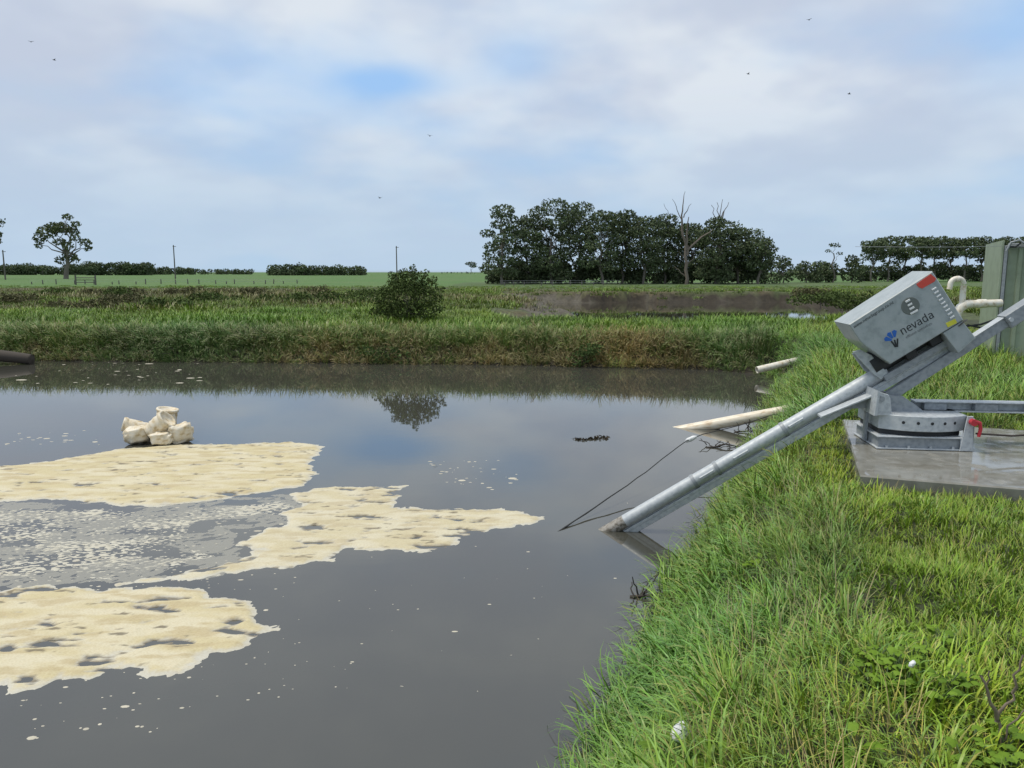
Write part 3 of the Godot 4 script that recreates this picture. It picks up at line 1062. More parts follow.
# a dented plastic drum from its base to its rim
func drum(label: String, a: Vector3, b: Vector3, rr: float, grp: String) -> void:
	var t := thing("white_drum", label, "float", a, 0.0, grp)
	var up := (b - a).normalized()
	var sx := up.cross(Vector3.BACK).normalized()
	if up.y > 0.9: sx = Vector3.RIGHT.slide(up).normalized()
	t.basis = Basis(sx, up, sx.cross(up))
	var hh := a.distance_to(b)
	var n := FastNoiseLite.new()
	n.seed = int(rr * 10000) % 97
	n.frequency = 3.0
	var prof := [[0.0, 0.0], [0.86, 0.0], [0.95, 0.05], [0.97, 0.2], [0.94, 0.3], [0.99, 0.36], [0.94, 0.42], [0.97, 0.6], [0.93, 0.72], [0.92, 0.84]]
	var rim := [[0.92, 0.82], [1.02, 0.85], [1.03, 0.96], [0.95, 1.0], [0.82, 0.99], [0.78, 0.92], [0.0, 0.9]]
	for part in [["shell", prof], ["rim", rim]]:
		var st := st_new()
		st.set_smooth_group(1)
		var pr: Array = part[1]
		for i in pr.size() - 1:
			for k in 28:
				var q := []
				for e in [[i, k], [i + 1, k], [i + 1, k + 1], [i, k + 1]]:
					var ang := TAU * (int(e[1]) % 28) / 28.0
					var dir := Vector3(cos(ang), 0, sin(ang))
					var rad: float = pr[e[0]][0] * rr
					var y: float = pr[e[0]][1] * hh
					var k2 := 1.0 + 0.16 * n.get_noise_3dv(dir * 0.25 + Vector3(0, y * 1.2, 0))
					q.append(dir * rad * k2 + Vector3(0, y, 0))
				quad(st, q[0], q[1], q[2], q[3])
		put(done(st), part[0], M.floaty, t)

# a raft of scum: a domed skin whose edges dip under the water
func raft(called: String, label: String, outline: Array, cell: float, hole: float, thick: float, seed_: int, pale: float, freq := 1.5, category := "foam", skin: Material = null) -> void:
	var poly := PackedVector2Array()
	for q in outline:
		var p := on_level(q[0], q[1], 0.0)
		poly.append(Vector2(p.x, -p.z))
	var lo := poly[0]
	var hi := poly[0]
	for p in poly:
		lo = Vector2(minf(lo.x, p.x), minf(lo.y, p.y))
		hi = Vector2(maxf(hi.x, p.x), maxf(hi.y, p.y))
	lo -= Vector2(0.2, 0.2)
	hi += Vector2(0.2, 0.2)
	var n := FastNoiseLite.new()
	n.seed = seed_
	n.frequency = 1.0
	n.fractal_octaves = 4
	var n2 := FastNoiseLite.new()
	n2.seed = seed_ + 5
	n2.frequency = 1.0
	n2.fractal_octaves = 3
	var nx := int((hi.x - lo.x) / cell) + 2
	var nd := int((hi.y - lo.y) / cell) + 2
	var ys := PackedFloat32Array()
	var v := PackedVector3Array()
	var c := PackedColorArray()
	for j in nd:
		for i in nx:
			var x := lo.x + i * cell
			var d := lo.y + j * cell
			var s := -sdist(poly, Vector2(x, d))
			s += n.get_noise_2d(x * 3.0, d * 3.0) * 0.10 + n.get_noise_2d(x * 14.0, d * 14.0) * 0.025
			var f := minf(s, 0.25)
			# gaps where the raft is torn, drawn out along x
			var h := n2.get_noise_2d(x * freq + 30.0, d * freq * 2.3) + (0.3 if pale > 0.5 else 0.16) * n.get_noise_2d(x * 6.0, d * 13.0) + (0.55 * n2.get_noise_2d(x * 0.9, d * 1.6 + 9.0) if pale > 0.5 else 0.0)
			f = minf(f, (hole - h) * 0.35)
			var y := thick * clampf(f / 0.10, -1.2, 1.0)
			y += 0.006 * n.get_noise_2d(x * 10.0, d * 16.0) * smooth(0, 0.1, f)
			y += 0.007 * maxf(0.0, n2.get_noise_2d(x * 2.0, d * 4.0)) * smooth(0, 0.15, f)
			ys.append(f)
			v.append(Vector3(x, y, -d))
			var a := smooth(-0.35, 0.4, n2.get_noise_2d(x * 1.1 + d * 0.6, d * 3.5))
			var col := Color(0.54, 0.475, 0.285).lerp(Color(0.60, 0.55, 0.39), a)
			col = col.lerp(Color(0.46, 0.385, 0.22), smooth(0.05, 0.35, n.get_noise_2d(x * 1.6 - d, d * 5.0)) * 0.75)
			col = col.lerp(Color(0.52, 0.52, 0.47), maxf(pale, 0.75 * smooth(0.075, 0.01, f + 0.03 * n.get_noise_2d(x * 9.0, d * 9.0))))
			# rims of clotted dirt about the gaps
			var dirt := smooth(0.13, 0.02, hole - h) if pale < 0.5 else 0.0
			dirt = maxf(dirt, smooth(0.30, 0.44, n2.get_noise_2d(x * 2.6, d * 8.0 + 50.0) - 0.22 + 0.55 * n.get_noise_2d(x * 0.7 + 20.0, d * 1.1) + 0.25 * n.get_noise_2d(x * 9.0, d * 20.0)) if pale < 0.5 else 0.0)
			col = col.lerp(Color(0.15, 0.125, 0.085), dirt * 0.85)
			c.append(col)
	var st := st_new()
	st.set_smooth_group(1)
	var used := {}
	for j in nd - 1:
		for i in nx - 1:
			var a := j * nx + i
			if maxf(maxf(ys[a], ys[a + 1]), maxf(ys[a + nx], ys[a + nx + 1])) <= 0.0: continue
			for k in [a, a + nx, a + nx + 1, a, a + nx + 1, a + 1]:
				st.set_color(c[k])
				st.add_vertex(v[k])
	st.index()
	st.generate_normals()
	var o := put(st.commit(), called, skin if skin else M.foam)
	tag(o, label, category)

func foam() -> void:
	var fm := mat(Color(1, 1, 1), 0.75)
	fm.vertex_color_use_as_albedo = true
	fm.albedo_texture = noise_tex(0.05, [[0.2, Color(0.95, 0.935, 0.91)], [0.6, Color(1, 1, 1)]], 512, 40, 4)
	fm.uv1_triplanar = true
	fm.uv1_scale = Vector3(1.4, 1.4, 3.0)
	M.foam = fm
	raft("foam_raft", "broad cream foam raft in front of the white float heap",
		[[-90, 470], [0, 466], [50, 462], [85, 455], [120, 449], [180, 445], [240, 444], [290, 442], [322, 446], [318, 456], [308, 464], [318, 474], [298, 487], [250, 495], [200, 502], [150, 507], [100, 504], [50, 499], [0, 502], [-90, 510]], 0.022, 0.56, 0.018, 5, 0.0)
	raft("foam_raft", "long cream foam raft tapering to a point towards the stirrer's pipe",
		[[290, 494], [330, 487], [406, 486], [398, 495], [396, 507], [440, 510], [500, 508], [543, 517], [532, 524], [495, 529], [465, 535], [450, 546], [420, 552], [380, 551], [345, 549], [330, 560], [300, 566], [250, 570], [200, 579], [150, 583], [120, 584], [180, 574], [232, 562], [262, 549], [240, 545], [255, 533], [288, 524], [282, 514], [300, 505]], 0.02, 0.44, 0.016, 9, 0.15)
	raft("foam_raft", "nearest cream foam raft at the left edge with dark torn gaps",
		[[-90, 590], [0, 589], [60, 585], [100, 590], [150, 587], [200, 588], [205, 597], [248, 600], [258, 608], [254, 618], [281, 630], [262, 636], [240, 648], [202, 657], [182, 675], [150, 678], [132, 669], [112, 668], [90, 679], [62, 678], [40, 688], [10, 692], [-30, 680], [-90, 690]], 0.014, 0.47, 0.016, 27, 0.0)
	raft("foam_film", "thin lacy film of pale foam between the two left rafts",
		[[-60, 512], [60, 508], [150, 512], [215, 508], [290, 500], [290, 512], [190, 522], [175, 545], [210, 556], [160, 572], [110, 580], [60, 583], [-60, 586]], 0.013, -0.17, 0.003, 51, 0.7, 11.0)
	var milk := mat(Color(0.52, 0.51, 0.44), 0.6)
	milk.transparency = BaseMaterial3D.TRANSPARENCY_ALPHA
	milk.albedo_color.a = 0.42
	raft("milky_film", "smeared translucent grey film on the water around the lacy foam",
		[[-60, 500], [120, 505], [300, 494], [330, 520], [230, 530], [240, 556], [300, 556], [220, 576], [110, 584], [-60, 588]], 0.03, 0.12, 0.0012, 83, 0.9, 0.8, "foam", milk)
	# loose flecks
	var st := st_new()
	lathe(st, [Vector2(0, 0.28), Vector2(0.5, 0.2), Vector2(0.85, 0.08), Vector2(1, -0.15)], 7, Transform3D(), true)
	var items := []
	var r := RandomNumberGenerator.new()
	r.seed = 77
	for q in [[0, 505, 300, 590, 260, 0.007], [0, 660, 200, 740, 40, 0.006], [250, 590, 420, 690, 14, 0.005], [130, 620, 300, 700, 30, 0.005], [0, 430, 100, 445, 25, 0.02], [200, 505, 560, 740, 30, 0.004], [430, 460, 520, 490, 40, 0.012], [400, 500, 700, 640, 15, 0.005], [0, 362, 200, 385, 40, 0.03]]:
		for k in int(q[4]):
			var p := on_level(r.randf_range(q[0], q[2]), r.randf_range(q[1], q[3]), 0.0)
			var s: float = q[5] * exp(r.randfn(0, 0.5))
			var b := Basis(Vector3.UP, r.randf() * TAU).scaled(Vector3(s * r.randf_range(1, 2.2), s * 0.5, s))
			var g := r.randf_range(0.8, 1.1)
			items.append([Transform3D(b, p), Color(0.55 * g, 0.52 * g, 0.42 * g)])
	scatter("foam_flecks", "small pale foam flecks drifting over the pond", "foam", done(st), M.foam, items)

func flotsam() -> void:
	var r := RandomNumberGenerator.new()
	r.seed = 5
	# clod of weed in mid-pond
	var c := on_level(588, 438.5, 0.0)
	var cl := []
	for k in 7:
		cl.append([Vector3(r.randf_range(-0.28, 0.3), 0.005, r.randf_range(-0.12, 0.12)), Vector3(0.09, 0.02, 0.05)])
	var o := put(foliage(cl, 900, 0.04, [Color(0.05, 0.04, 0.03), Color(0.08, 0.065, 0.04)], 3), "floating_weed", M.leaf)
	o.position = c
	tag(o, "dark clump of weed floating alone in mid-pond", "weed clump")
	# half-sunken log at the left
	var st := st_new()
	var a := on_level(32, 364, 0.0) + Vector3(0, 0.13, 0)
	limb(st, a, a + Vector3(-2.6, 0.05, 0.1), 0.15, 0.2, r, 0.02, 12)
	tube(st, [a + Vector3(0.04, 0, 0), a], [0.02, 0.16], 12, true)
	var lg := put(done(st), "sunken_log", M.log)
	tag(lg, "dark half-sunken log at the pond's far left edge", "log")
	# rope from the water to the bank
	var w0 := on_level(550, 537, -0.02)
	var w1 := across(686, 10.0, height_at(441, 10.0))
	var w2 := across(702, 10.15, height_at(434.5, 10.15))
	var w3 := across(775, 10.6, height_at(414, 10.6))
	st = st_new()
	var pts := []
	var rad := []
	for k in 15:
		var t := k / 14.0
		pts.append(w0.lerp(w1, t) - Vector3(0, sin(t * PI) * 0.03, 0) + Vector3(r.randfn(), r.randfn(), r.randfn()) * 0.004)
		rad.append(0.006 + 0.008 * absf(sin(k * 1.7)) * maxf(0.0, 0.6 - t))
	for p in [w2, w2.lerp(w3, 0.5) - Vector3(0, 0.02, 0), w3]:
		pts.append(p)
		rad.append(0.006)
	tube(st, pts, rad, 7)
	var rp := thing("mooring_rope", "thin dark rope rising from the water towards the stained pipe", "rope", w0)
	var mi := put(done(st), "strand", M.rope, rp)
	mi.position = -w0
	var kn := put(sack(r, Vector3(0.09, 0.03, 0.03), 1.0, 4), "rag_knot", M.label_white, rp)
	kn.position = w1.lerp(w2, 0.3) - w0
	kn.rotation.z = 0.45
	# dead branch beside the stirrer's pipe
	for q in [[706, 447.5, 0.95, 0.12, "bare dead branch floating between the two pipes"], [630, 597, 0.36, 0.45, "small dead twiggy weed standing in the water by the bank"], [735, 432, 0.55, 0.4, "tangle of dark twigs under the stained pipe"]]:
		var p := on_level(q[0], q[1], 0.0)
		var b := thing("dead_branch", q[4], "branch", p)
		var s: float = q[2]
		for k in 9:
			var s2 := st_new()
			var at := Vector3(r.randf_range(0.0, 0.5) * s, 0.01, r.randf_range(-0.15, 0.15) * s)
			var to := at + Vector3(r.randf_range(-0.25, 0.5), r.randf_range(0.0, 1.0) * q[3], r.randf_range(-0.3, 0.3)) * s
			if k == 0:
				at = Vector3(0, 0.0, 0)
				to = Vector3(0.75 * s, 0.06 * s, 0.12 * s)
			limb(s2, at, to, 0.016 if k == 0 else 0.008, 0.004, r, 0.1, 5)
			put(done(s2), "twig", M.twig, b)

func trees() -> void:
	var dk := [Color(0.081, 0.114, 0.055), Color(0.104, 0.133, 0.066), Color(0.123, 0.154, 0.082), Color(0.094, 0.114, 0.070)]
	var olive := [Color(0.107, 0.129, 0.061), Color(0.132, 0.153, 0.075), Color(0.091, 0.109, 0.054)]
	var r := RandomNumberGenerator.new()
	r.seed = 91
	# main shelterbelt: px, depth, top y, crown low y, crown width px, label
	var belt := [
		[502, 108, 206, 268, 38, "leftmost gum of the main clump, standing slightly apart"],
		[527, 112, 216, 275, 44, "shorter dense gum second in the main clump"],
		[551, 110, 202, 272, 50, "tallest rounded gum near the main clump's left end"],
		[578, 114, 205, 268, 44, "tall gum just right of the clump's tallest crown"],
		[602, 109, 210, 262, 40, "gum with airy lower crown left of the clump's middle"],
		[622, 113, 209, 260, 40, "gum in the middle of the main clump with gaps below its crown"],
		[643, 110, 216, 262, 40, "gum just left of the white dead tree"],
		[664, 114, 217, 262, 40, "gum standing behind the white dead tree's left side"],
		[692, 115, 222, 268, 44, "gum standing behind the white dead tree's right side"],
		[716, 110, 217, 272, 46, "dense gum below the bare grey treetop"],
		[738, 112, 227, 262, 42, "gum second from the right end of the main clump"],
		[758, 109, 238, 262, 36, "low spreading gum at the right end of the main clump"],
	]
	for i in belt.size():
		var b: Array = belt[i]
		var base := across(b[0], b[1], 0.9)
		var mpp: float = b[1] / 770.0
		var hh := height_at(b[2], b[1]) - 0.9
		var lo := height_at(b[3] + 6, b[1]) - 0.9
		var cl := crown_clumps(lo + 0.4, hh, b[4] * mpp * 1.15, 16, 300 + i * 7, 0.5, 0.9)
		gum("gum_tree", b[5], base, hh * 0.55, 0.2, cl, 12.0, 0.36, dk, 40 + i, "gum trees in the main clump", Vector3(r.randf_range(-0.4, 0.4), 0, 0))
	# low understorey shrubs of the belt
	var under := [492, 500, 508, 517, 526, 535, 545, 555, 565, 575, 585, 596, 607, 618, 630, 642, 654, 666, 678, 692, 704, 716, 728, 740, 752, 764]
	for i in under.size():
		var dd := 113.0 + (i % 3) * 2.0
		var base := across(under[i], dd, 0.9)
		var cl := []
		for k in 6:
			cl.append([Vector3(r.randf_range(-1.5, 1.5), r.randf_range(0.4, 2.6), r.randf_range(-0.8, 0.8)), Vector3(1.0, 0.85, 1.0)])
		gum("understorey_shrub", "dark bushy shrub among the trunks of the main gum clump", base, 1.0, 0.1, cl, 11.0, 0.38, dk, 140 + i, "shrubs among the trunks")
	# dead trees
	var dt := across(686, 104, 0.9)
	var dead := thing("dead_tree", "tall bare white dead tree in front of the gum clump", "tree", dt)
	var st := st_new()
	var m := 104 / 770.0
	var fork := Vector3(-0.2, 4.6, 0)
	limb(st, Vector3(0, -0.2, 0), fork, 0.24, 0.17, r, 0.06, 8)
	put(done(st), "trunk", M.pale_bark, dead)
	for q in [[-0.2, 4.6, -0.9, 9.0, 0.2, 0.11], [-0.9, 9.0, -0.55, 12.2, 0.11, 0.02], [-0.9, 8.6, -2.2, 11.2, 0.07, 0.02], [-0.6, 8.8, 0.3, 10.6, 0.08, 0.02], [-0.2, 4.6, 0.1, 8.9, 0.16, 0.05], [0.1, 4.6, 3.4, 7.3, 0.17, 0.06], [0.05, 3.9, 0.1, 5.2, 0.2, 0.15], [0.0, 1.0, -1.7, 2.4, 0.1, 0.03], [-0.1, 3.0, -1.2, 4.4, 0.08, 0.02], [0.1, 2.6, 1.2, 3.9, 0.08, 0.02], [-0.5, 6.5, -1.2, 7.6, 0.07, 0.02], [-2.4, 9.0, -3.3, 10.6, 0.03, 0.02]]:
		var s2 := st_new()
		limb(s2, Vector3(q[0], q[1], 0), Vector3(q[2], q[3], r.randf_range(-0.3, 0.3)), q[4], q[5], r, 0.06, 6)
		put(done(s2), "branch", M.pale_bark, dead)
	var d2 := across(716, 113, 0.9)
	var dead2 := thing("dead_tree", "bare grey treetop sticking out above the dense gum", "tree", d2)
	var s3 := st_new()
	limb(s3, Vector3(0, -0.2, 0), Vector3(0.2, 8.5, 0), 0.28, 0.14, r, 0.02, 7)
	put(done(s3), "trunk", M.pale_bark, dead2)
	for q in [[0.2, 8.3, -0.3, 11.6], [0.2, 8.3, 0.5, 12.0], [0.2, 8.3, 1.4, 11.6], [0.0, 8.0, -1.1, 11.2], [0.4, 9.5, 1.0, 10.8]]:
		s3 = st_new()
		limb(s3, Vector3(q[0], q[1], 0), Vector3(q[2], q[3], 0), 0.09, 0.03, r, 0.06, 5)
		put(done(s3), "branch", M.pale_bark, dead2)
	# low trees between the clumps
	var mids := [
		[783, 118, 256, 279, 26, "low dark tree just right of the main gum clump"],
		[806, 122, 262, 280, 30, "low bushy tree between the clumps, left of the tall thin gum"],
		[852, 124, 257, 278, 26, "low leafy tree just left of the flat-topped grove"],
		[826, 126, 264, 280, 34, "low dark bushy tree below the tall thin gum"],
	]
	for i in mids.size():
		var b: Array = mids[i]
		var mpp: float = b[1] / 770.0
		var hh := height_at(b[2], b[1]) - 0.9
		var cl := crown_clumps(0.8, hh, b[4] * mpp, 10, 500 + i, 0.6)
		gum("low_tree", b[5], across(b[0], b[1], 0.9), hh * 0.5, 0.12, cl, 12.0, 0.38, dk, 520 + i, "low trees between the clumps")
	var tm := 124 / 770.0
	gum("thin_gum", "tall thin gum with a tuft top between the clumps", across(832, 124, 0.9), 4.6, 0.14, [[Vector3(0.1, 5.9, 0), Vector3(1.0, 0.35, 0.8)], [Vector3(-0.9, 5.0, 0), Vector3(0.5, 0.25, 0.5)], [Vector3(0.9, 4.6, 0.2), Vector3(0.5, 0.25, 0.4)]], 12, 0.32, dk, 560)
	# flat-topped grove on the right
	var grove := [[872, 240, 26], [887, 237, 26], [903, 236, 28], [919, 237, 26], [934, 236, 28], [950, 238, 26], [965, 237, 26], [981, 237, 28], [1003, 238, 30], [1024, 237, 30]]
	var gl := ["leftmost tree", "second tree from the left", "third tree from the left", "fourth tree from the left", "fifth tree from the left", "sixth tree from the left", "seventh tree from the left", "tree just left of the green shed", "tree behind the green shed's panel", "tree at the photo's right edge"]
	for i in grove.size():
		var g: Array = grove[i]
		var dd := 135.0 + (i % 3) * 3.0
		var mpp := dd / 770.0
		var hh := height_at(g[1], dd) - 0.9
		var lo := height_at(255, dd) - 0.9
		var cl := crown_clumps(lo, hh, g[2] * mpp * 1.1, 11, 600 + i * 3, 0.5)
		for k in 4:
			cl.append([Vector3(r.randf_range(-1.6, 1.6), r.randf_range(2.2, 4.4), r.randf_range(-1, 1)), Vector3(0.6, 0.35, 0.6)])
		gum("grove_tree", gl[i] + " of the flat-topped grove with bare trunks", across(g[0], dd, 0.9), hh * 0.66, 0.17, cl, 14.0, 0.36, dk, 640 + i, "trees of the flat-topped grove", Vector3(r.randf_range(-0.3, 0.3), 0, 0))
	for i in 14:
		var dd := 141.0
		var cl := []
		for k in 6:
			cl.append([Vector3(r.randf_range(-2, 2), r.randf_range(0.5, 2.4), r.randf_range(-0.8, 0.8)), Vector3(1.1, 0.8, 0.9)])
		gum("hedge_shrub", "dark dense shrub under the flat-topped grove", across(864 + i * 12, dd, 0.9), 0.8, 0.1, cl, 9.0, 0.42, dk, 700 + i, "shrubs under the grove")
	# the lone paddock gum
	var ld := 190.0
	var lm := ld / 770.0
	var lone := []
	for q in [[-15, 45, 9, 6], [-8, 50, 10, 5.5], [-20, 40, 6, 6], [2, 50, 9, 5], [9, 46, 7, 4], [8, 60, 5, 3], [13, 53, 5, 3.2], [20, 36, 6, 3.4], [23, 30, 4, 2.6], [8, 32, 5, 4], [4, 22, 7, 5], [-4, 18, 5, 3.5], [0, 36, 6, 3.5], [-22, 33, 3.5, 3.5], [12, 40, 5, 3], [9, 19, 4, 3]]:
		lone.append([Vector3(q[0] * lm, q[1] * lm, r.randf_range(-1.5, 1.5)), Vector3(q[2], q[3], q[2]) * lm])
	gum("paddock_gum", "lone leaning gum with a forked open crown in the green paddock", across(66, ld, 0.9), 5.6, 0.62, lone, 5.0, 0.6, olive, 900, "", Vector3(0.8, 0, 0))
	var edge := crown_clumps(8, 15.5, 9, 12, 905, 0.6)
	gum("paddock_gum", "gum whose crown just enters the photo's left edge", across(-11, ld, 0.9), 7.0, 0.5, edge, 5.0, 0.6, olive, 906)
	# far shelterbelts along the horizon
	var fl := [[-20, 44, 430, 264], [44, 90, 450, 265], [90, 150, 400, 262], [150, 200, 480, 267], [200, 250, 520, 269], [272, 318, 380, 265], [318, 366, 385, 266], [440, 486, 900, 272]]
	var fls := ["far dark hedge of trees at the horizon's left end", "far dark hedge of trees behind the lone gum", "taller far hedge of trees right of the lone gum", "low far hedge of trees near the left power pole", "thin far hedge of trees left of the two dark clumps", "dark rounded far tree clump, left of a pair", "dark rounded far tree clump, right of a pair", "pale far tree line left of the main gum clump"]
	for i in fl.size():
		var q: Array = fl[i]
		var dd: float = q[2]
		var mpp := dd / 770.0
		var mid := across((q[0] + q[1]) / 2.0, dd, 0.9)
		var t := thing("far_trees", fls[i], "trees", mid, 0, "hedges of trees along the horizon")
		t.set_meta("kind", "stuff")
		var cl := []
		var w: float = (q[1] - q[0]) * mpp
		var hh := height_at(q[3], dd) - 0.9
		var n := int((q[1] - q[0]) / 3.0)
		for k in n:
			var xx := lerpf(-w / 2, w / 2, (k + r.randf()) / n)
			var sz := hh * r.randf_range(0.18, 0.55)
			cl.append([Vector3(xx, r.randf_range(0.45, 0.75) * hh, r.randf_range(-3, 3)), Vector3(sz * 1.3, sz * 0.8, sz)])
			cl.append([Vector3(xx + r.randf_range(-1, 1), 0.25 * hh, r.randf_range(-3, 3)), Vector3(sz * 1.3, sz * 0.7, sz)])
		put(foliage(cl, 2.6, 0.9, dk, 800 + i), "crown", M.leaf, t)
		var s4 := st_new()
		for k in range(0, n, 2):
			var xx := lerpf(-w / 2, w / 2, (k + 0.5) / n)
			limb(s4, Vector3(xx, -0.5, 0), Vector3(xx, hh * 0.6, 0), 0.3, 0.15, r, 0.03, 5)
		put(done(s4), "trunk", M.bark, t)
	gum("far_gum", "tiny far gum on the horizon left of the main clump", across(471, 600, 0.9), 4, 0.3, [[Vector3(0, 8, 0), Vector3(4.5, 1.4, 3)], [Vector3(2, 6, 0), Vector3(3, 1.0, 2)]], 2.0, 1.0, dk, 850)
	# the round bush on the berm
	var bd := 26.5
	var bm := bd / 770.0
	var bush := []
	for q in [[0, 26, 20, 17], [-17, 20, 13, 13], [17, 24, 14, 13], [2, 40, 16, 11], [12, 43, 10, 8], [-9, 36, 12, 9], [24, 34, 9, 7], [-24, 12, 10, 9], [22, 12, 12, 9], [-5, 10, 18, 9], [33, 24, 5, 4], [-22, 31, 6, 5], [-3, 48, 6, 5], [27, 42, 5, 4], [-30, 22, 5, 4], [8, 52, 4, 4], [-14, 46, 4, 4], [35, 32, 3, 3], [-34, 10, 5, 4], [19, 49, 3, 3.5], [36, 14, 4, 3]]:
		bush.append([Vector3(q[0] * bm, q[1] * bm, r.randf_range(-0.4, 0.4)), Vector3(q[2], q[3], q[2]) * bm])
	gum("round_bush", "rounded green bush on the berm with its mirror image in the pond", across(407, bd, 0.9), 0.6, 0.05, bush, 190, 0.085, [Color(0.085, 0.12, 0.035), Color(0.105, 0.145, 0.045), Color(0.07, 0.098, 0.032)], 860)
	# dark leafy plants on the far bank's face
	for q in [[385, 22.1, 340, 24], [175, 22.6, 350, 12], [585, 21.3, 350, 12]]:
		var dd: float = q[1]
		var pm := dd / 770.0
		var cl := []
		for k in 9:
			cl.append([Vector3(r.randf_range(-1, 1) * q[3] * pm, r.randf_range(0.0, 0.4), r.randf_range(-0.1, 0.35)), Vector3(0.26, 0.18, 0.24)])
		gum("bank_shrub", ["dark leafy shrub on the far bank below the round bush", "small dark shrub on the far bank at left", "small green shrub on the far bank right of centre"][[385, 175, 585].find(q[0])],
			across(q[0], dd, 0.12), 0.2, 0.03, cl, 70, 0.085, [Color(0.06, 0.095, 0.03), Color(0.08, 0.12, 0.04)], 870 + int(q[0]))

func fields() -> void:
	var r := RandomNumberGenerator.new()
	r.seed = 14
	# low bushes in the rough ground behind the berm
	for k in 26:
		var bpx := r.randf_range(-20, 370)
		if k > 20: bpx = r.randf_range(800, 870)
		var bd := r.randf_range(33, 62)
		var cl := []
		for j in 6:
			cl.append([Vector3(r.randf_range(-1.2, 1.2), r.randf_range(0.05, 0.4), r.randf_range(-0.6, 0.6)), Vector3(r.randf_range(0.4, 0.75), r.randf_range(0.2, 0.4), 0.5)])
		var brown := r.randf() < 0.3
		var cc := [Color(0.085, 0.12, 0.035), Color(0.10, 0.145, 0.045), Color(0.07, 0.10, 0.035)] if not brown else [Color(0.125, 0.12, 0.06), Color(0.15, 0.14, 0.075), Color(0.10, 0.105, 0.05)]
		gum("low_bush", "low spreading green bush in the rough ground behind the berm" if not brown else "low brownish twiggy bush in the rough ground behind the berm", across(bpx, bd, 0.85), 0.25, 0.03, cl, 50.0, 0.15, cc, 1200 + k, "green low bushes behind the berm" if not brown else "brown low bushes behind the berm")
	# power poles
	for q in [[5.5, 170.0, 250, "power pole at the photo's left edge beyond the paddock"], [175.5, 190.0, 245, "power pole between the lone gum and the far clumps"], [397, 200.0, 246, "power pole rising behind the round bush"]]:
		var b := across(q[0], q[1], 0.8)
		var t := thing("power_pole", q[3], "pole", b, 0, "power poles across the paddock")
		var h := height_at(q[2], q[1]) - 0.8
		put(tube_mesh([Vector3.ZERO, Vector3(0, h, 0)], [0.17, 0.12], 8), "pole", M.wood, t)
		put(block_mesh(Vector3(0.2, h - 0.35, 0), Vector3(0.8, 0.12, 0.12), 0.01), "cross_arm", M.wood, t)
	# paddock fence: posts and two wires
	for q in [[30, 300, 106.0, 22, "wire fence with timber posts along the paddock's near side"], [500, 620, 96.0, 10, "wire fence with timber posts before the main gum clump"]]:
		var a := across(q[0], q[2], 0.9)
		var b := across(q[1], q[2] + 6, 0.9)
		var t := thing("paddock_fence", q[4], "fence", a)
		var n: int = q[3]
		for k in n:
			var p := a.lerp(b, clampf((k + r.randf_range(-0.35, 0.35)) / float(n - 1), 0, 1)) - a
			p.y += ground((a + p).x, -(a + p).z) - 0.9
			put(tube_mesh([p - Vector3(0, 0.2, 0), p + Vector3(r.randf_range(-0.06, 0.06), r.randf_range(0.35, 0.75), 0)], [0.08, 0.07], 7), "post", M.wood, t)
		for hgt in [0.35, 0.6]:
			put(tube_mesh([Vector3(0, hgt, 0.08), b - a + Vector3(0, hgt, 0.08)], [0.012, 0.012], 4), "wire", M.gal_dull, t)
	var g := across(76, 102, 0.9)
	var gate := thing("paddock_gate", "small low timber gate in the paddock fence below the lone gum", "gate", g)
	for k in 2:
		put(block_mesh(Vector3(k * 2.6, 0.65, 0), Vector3(0.16, 1.3, 0.16), 0.01), "post", M.wood, gate)
	for k in 3:
		put(block_mesh(Vector3(1.3, 0.35 + k * 0.3, 0), Vector3(2.4, 0.09, 0.05), 0.01), "rail", M.wood, gate)

func birds() -> void:
	for q in [[31, 42], [54, 60], [430, 136], [380, 198], [849, 94], [748, 74], [809, 20]]:
		var d := 60.0
		var p := across(q[0], d, height_at(q[1], d))
		var t := put(bird_mesh(), "flying_bird", M.dark)
		t.position = p
		t.rotation.y = q[0] * 0.37
		tag(t, "tiny dark bird flying high in the cloudy sky", "bird", "tiny birds in the sky")

var _bird: ArrayMesh = null
func bird_mesh() -> ArrayMesh:
	if _bird: return _bird
	var st := st_new()
	tube(st, [Vector3(-0.11, 0, 0), Vector3(-0.05, 0.01, 0), Vector3(0.03, 0.01, 0), Vector3(0.1, 0, 0), Vector3(0.16, 0, 0)], [0.005, 0.03, 0.035, 0.02, 0.005], 8)
	for s in [-1.0, 1.0]:
		prism(st, [Vector2(-0.03, 0), Vector2(0.05, 0), Vector2(0.03, 0.12), Vector2(-0.03, 0.22), Vector2(-0.04, 0.1)], 0.0, 0.008, Transform3D(Basis(Vector3.RIGHT, PI / 2 * s - s * 0.3), Vector3(0, 0.02, 0)), 0.002)
	_bird = done(st)
	return _bird

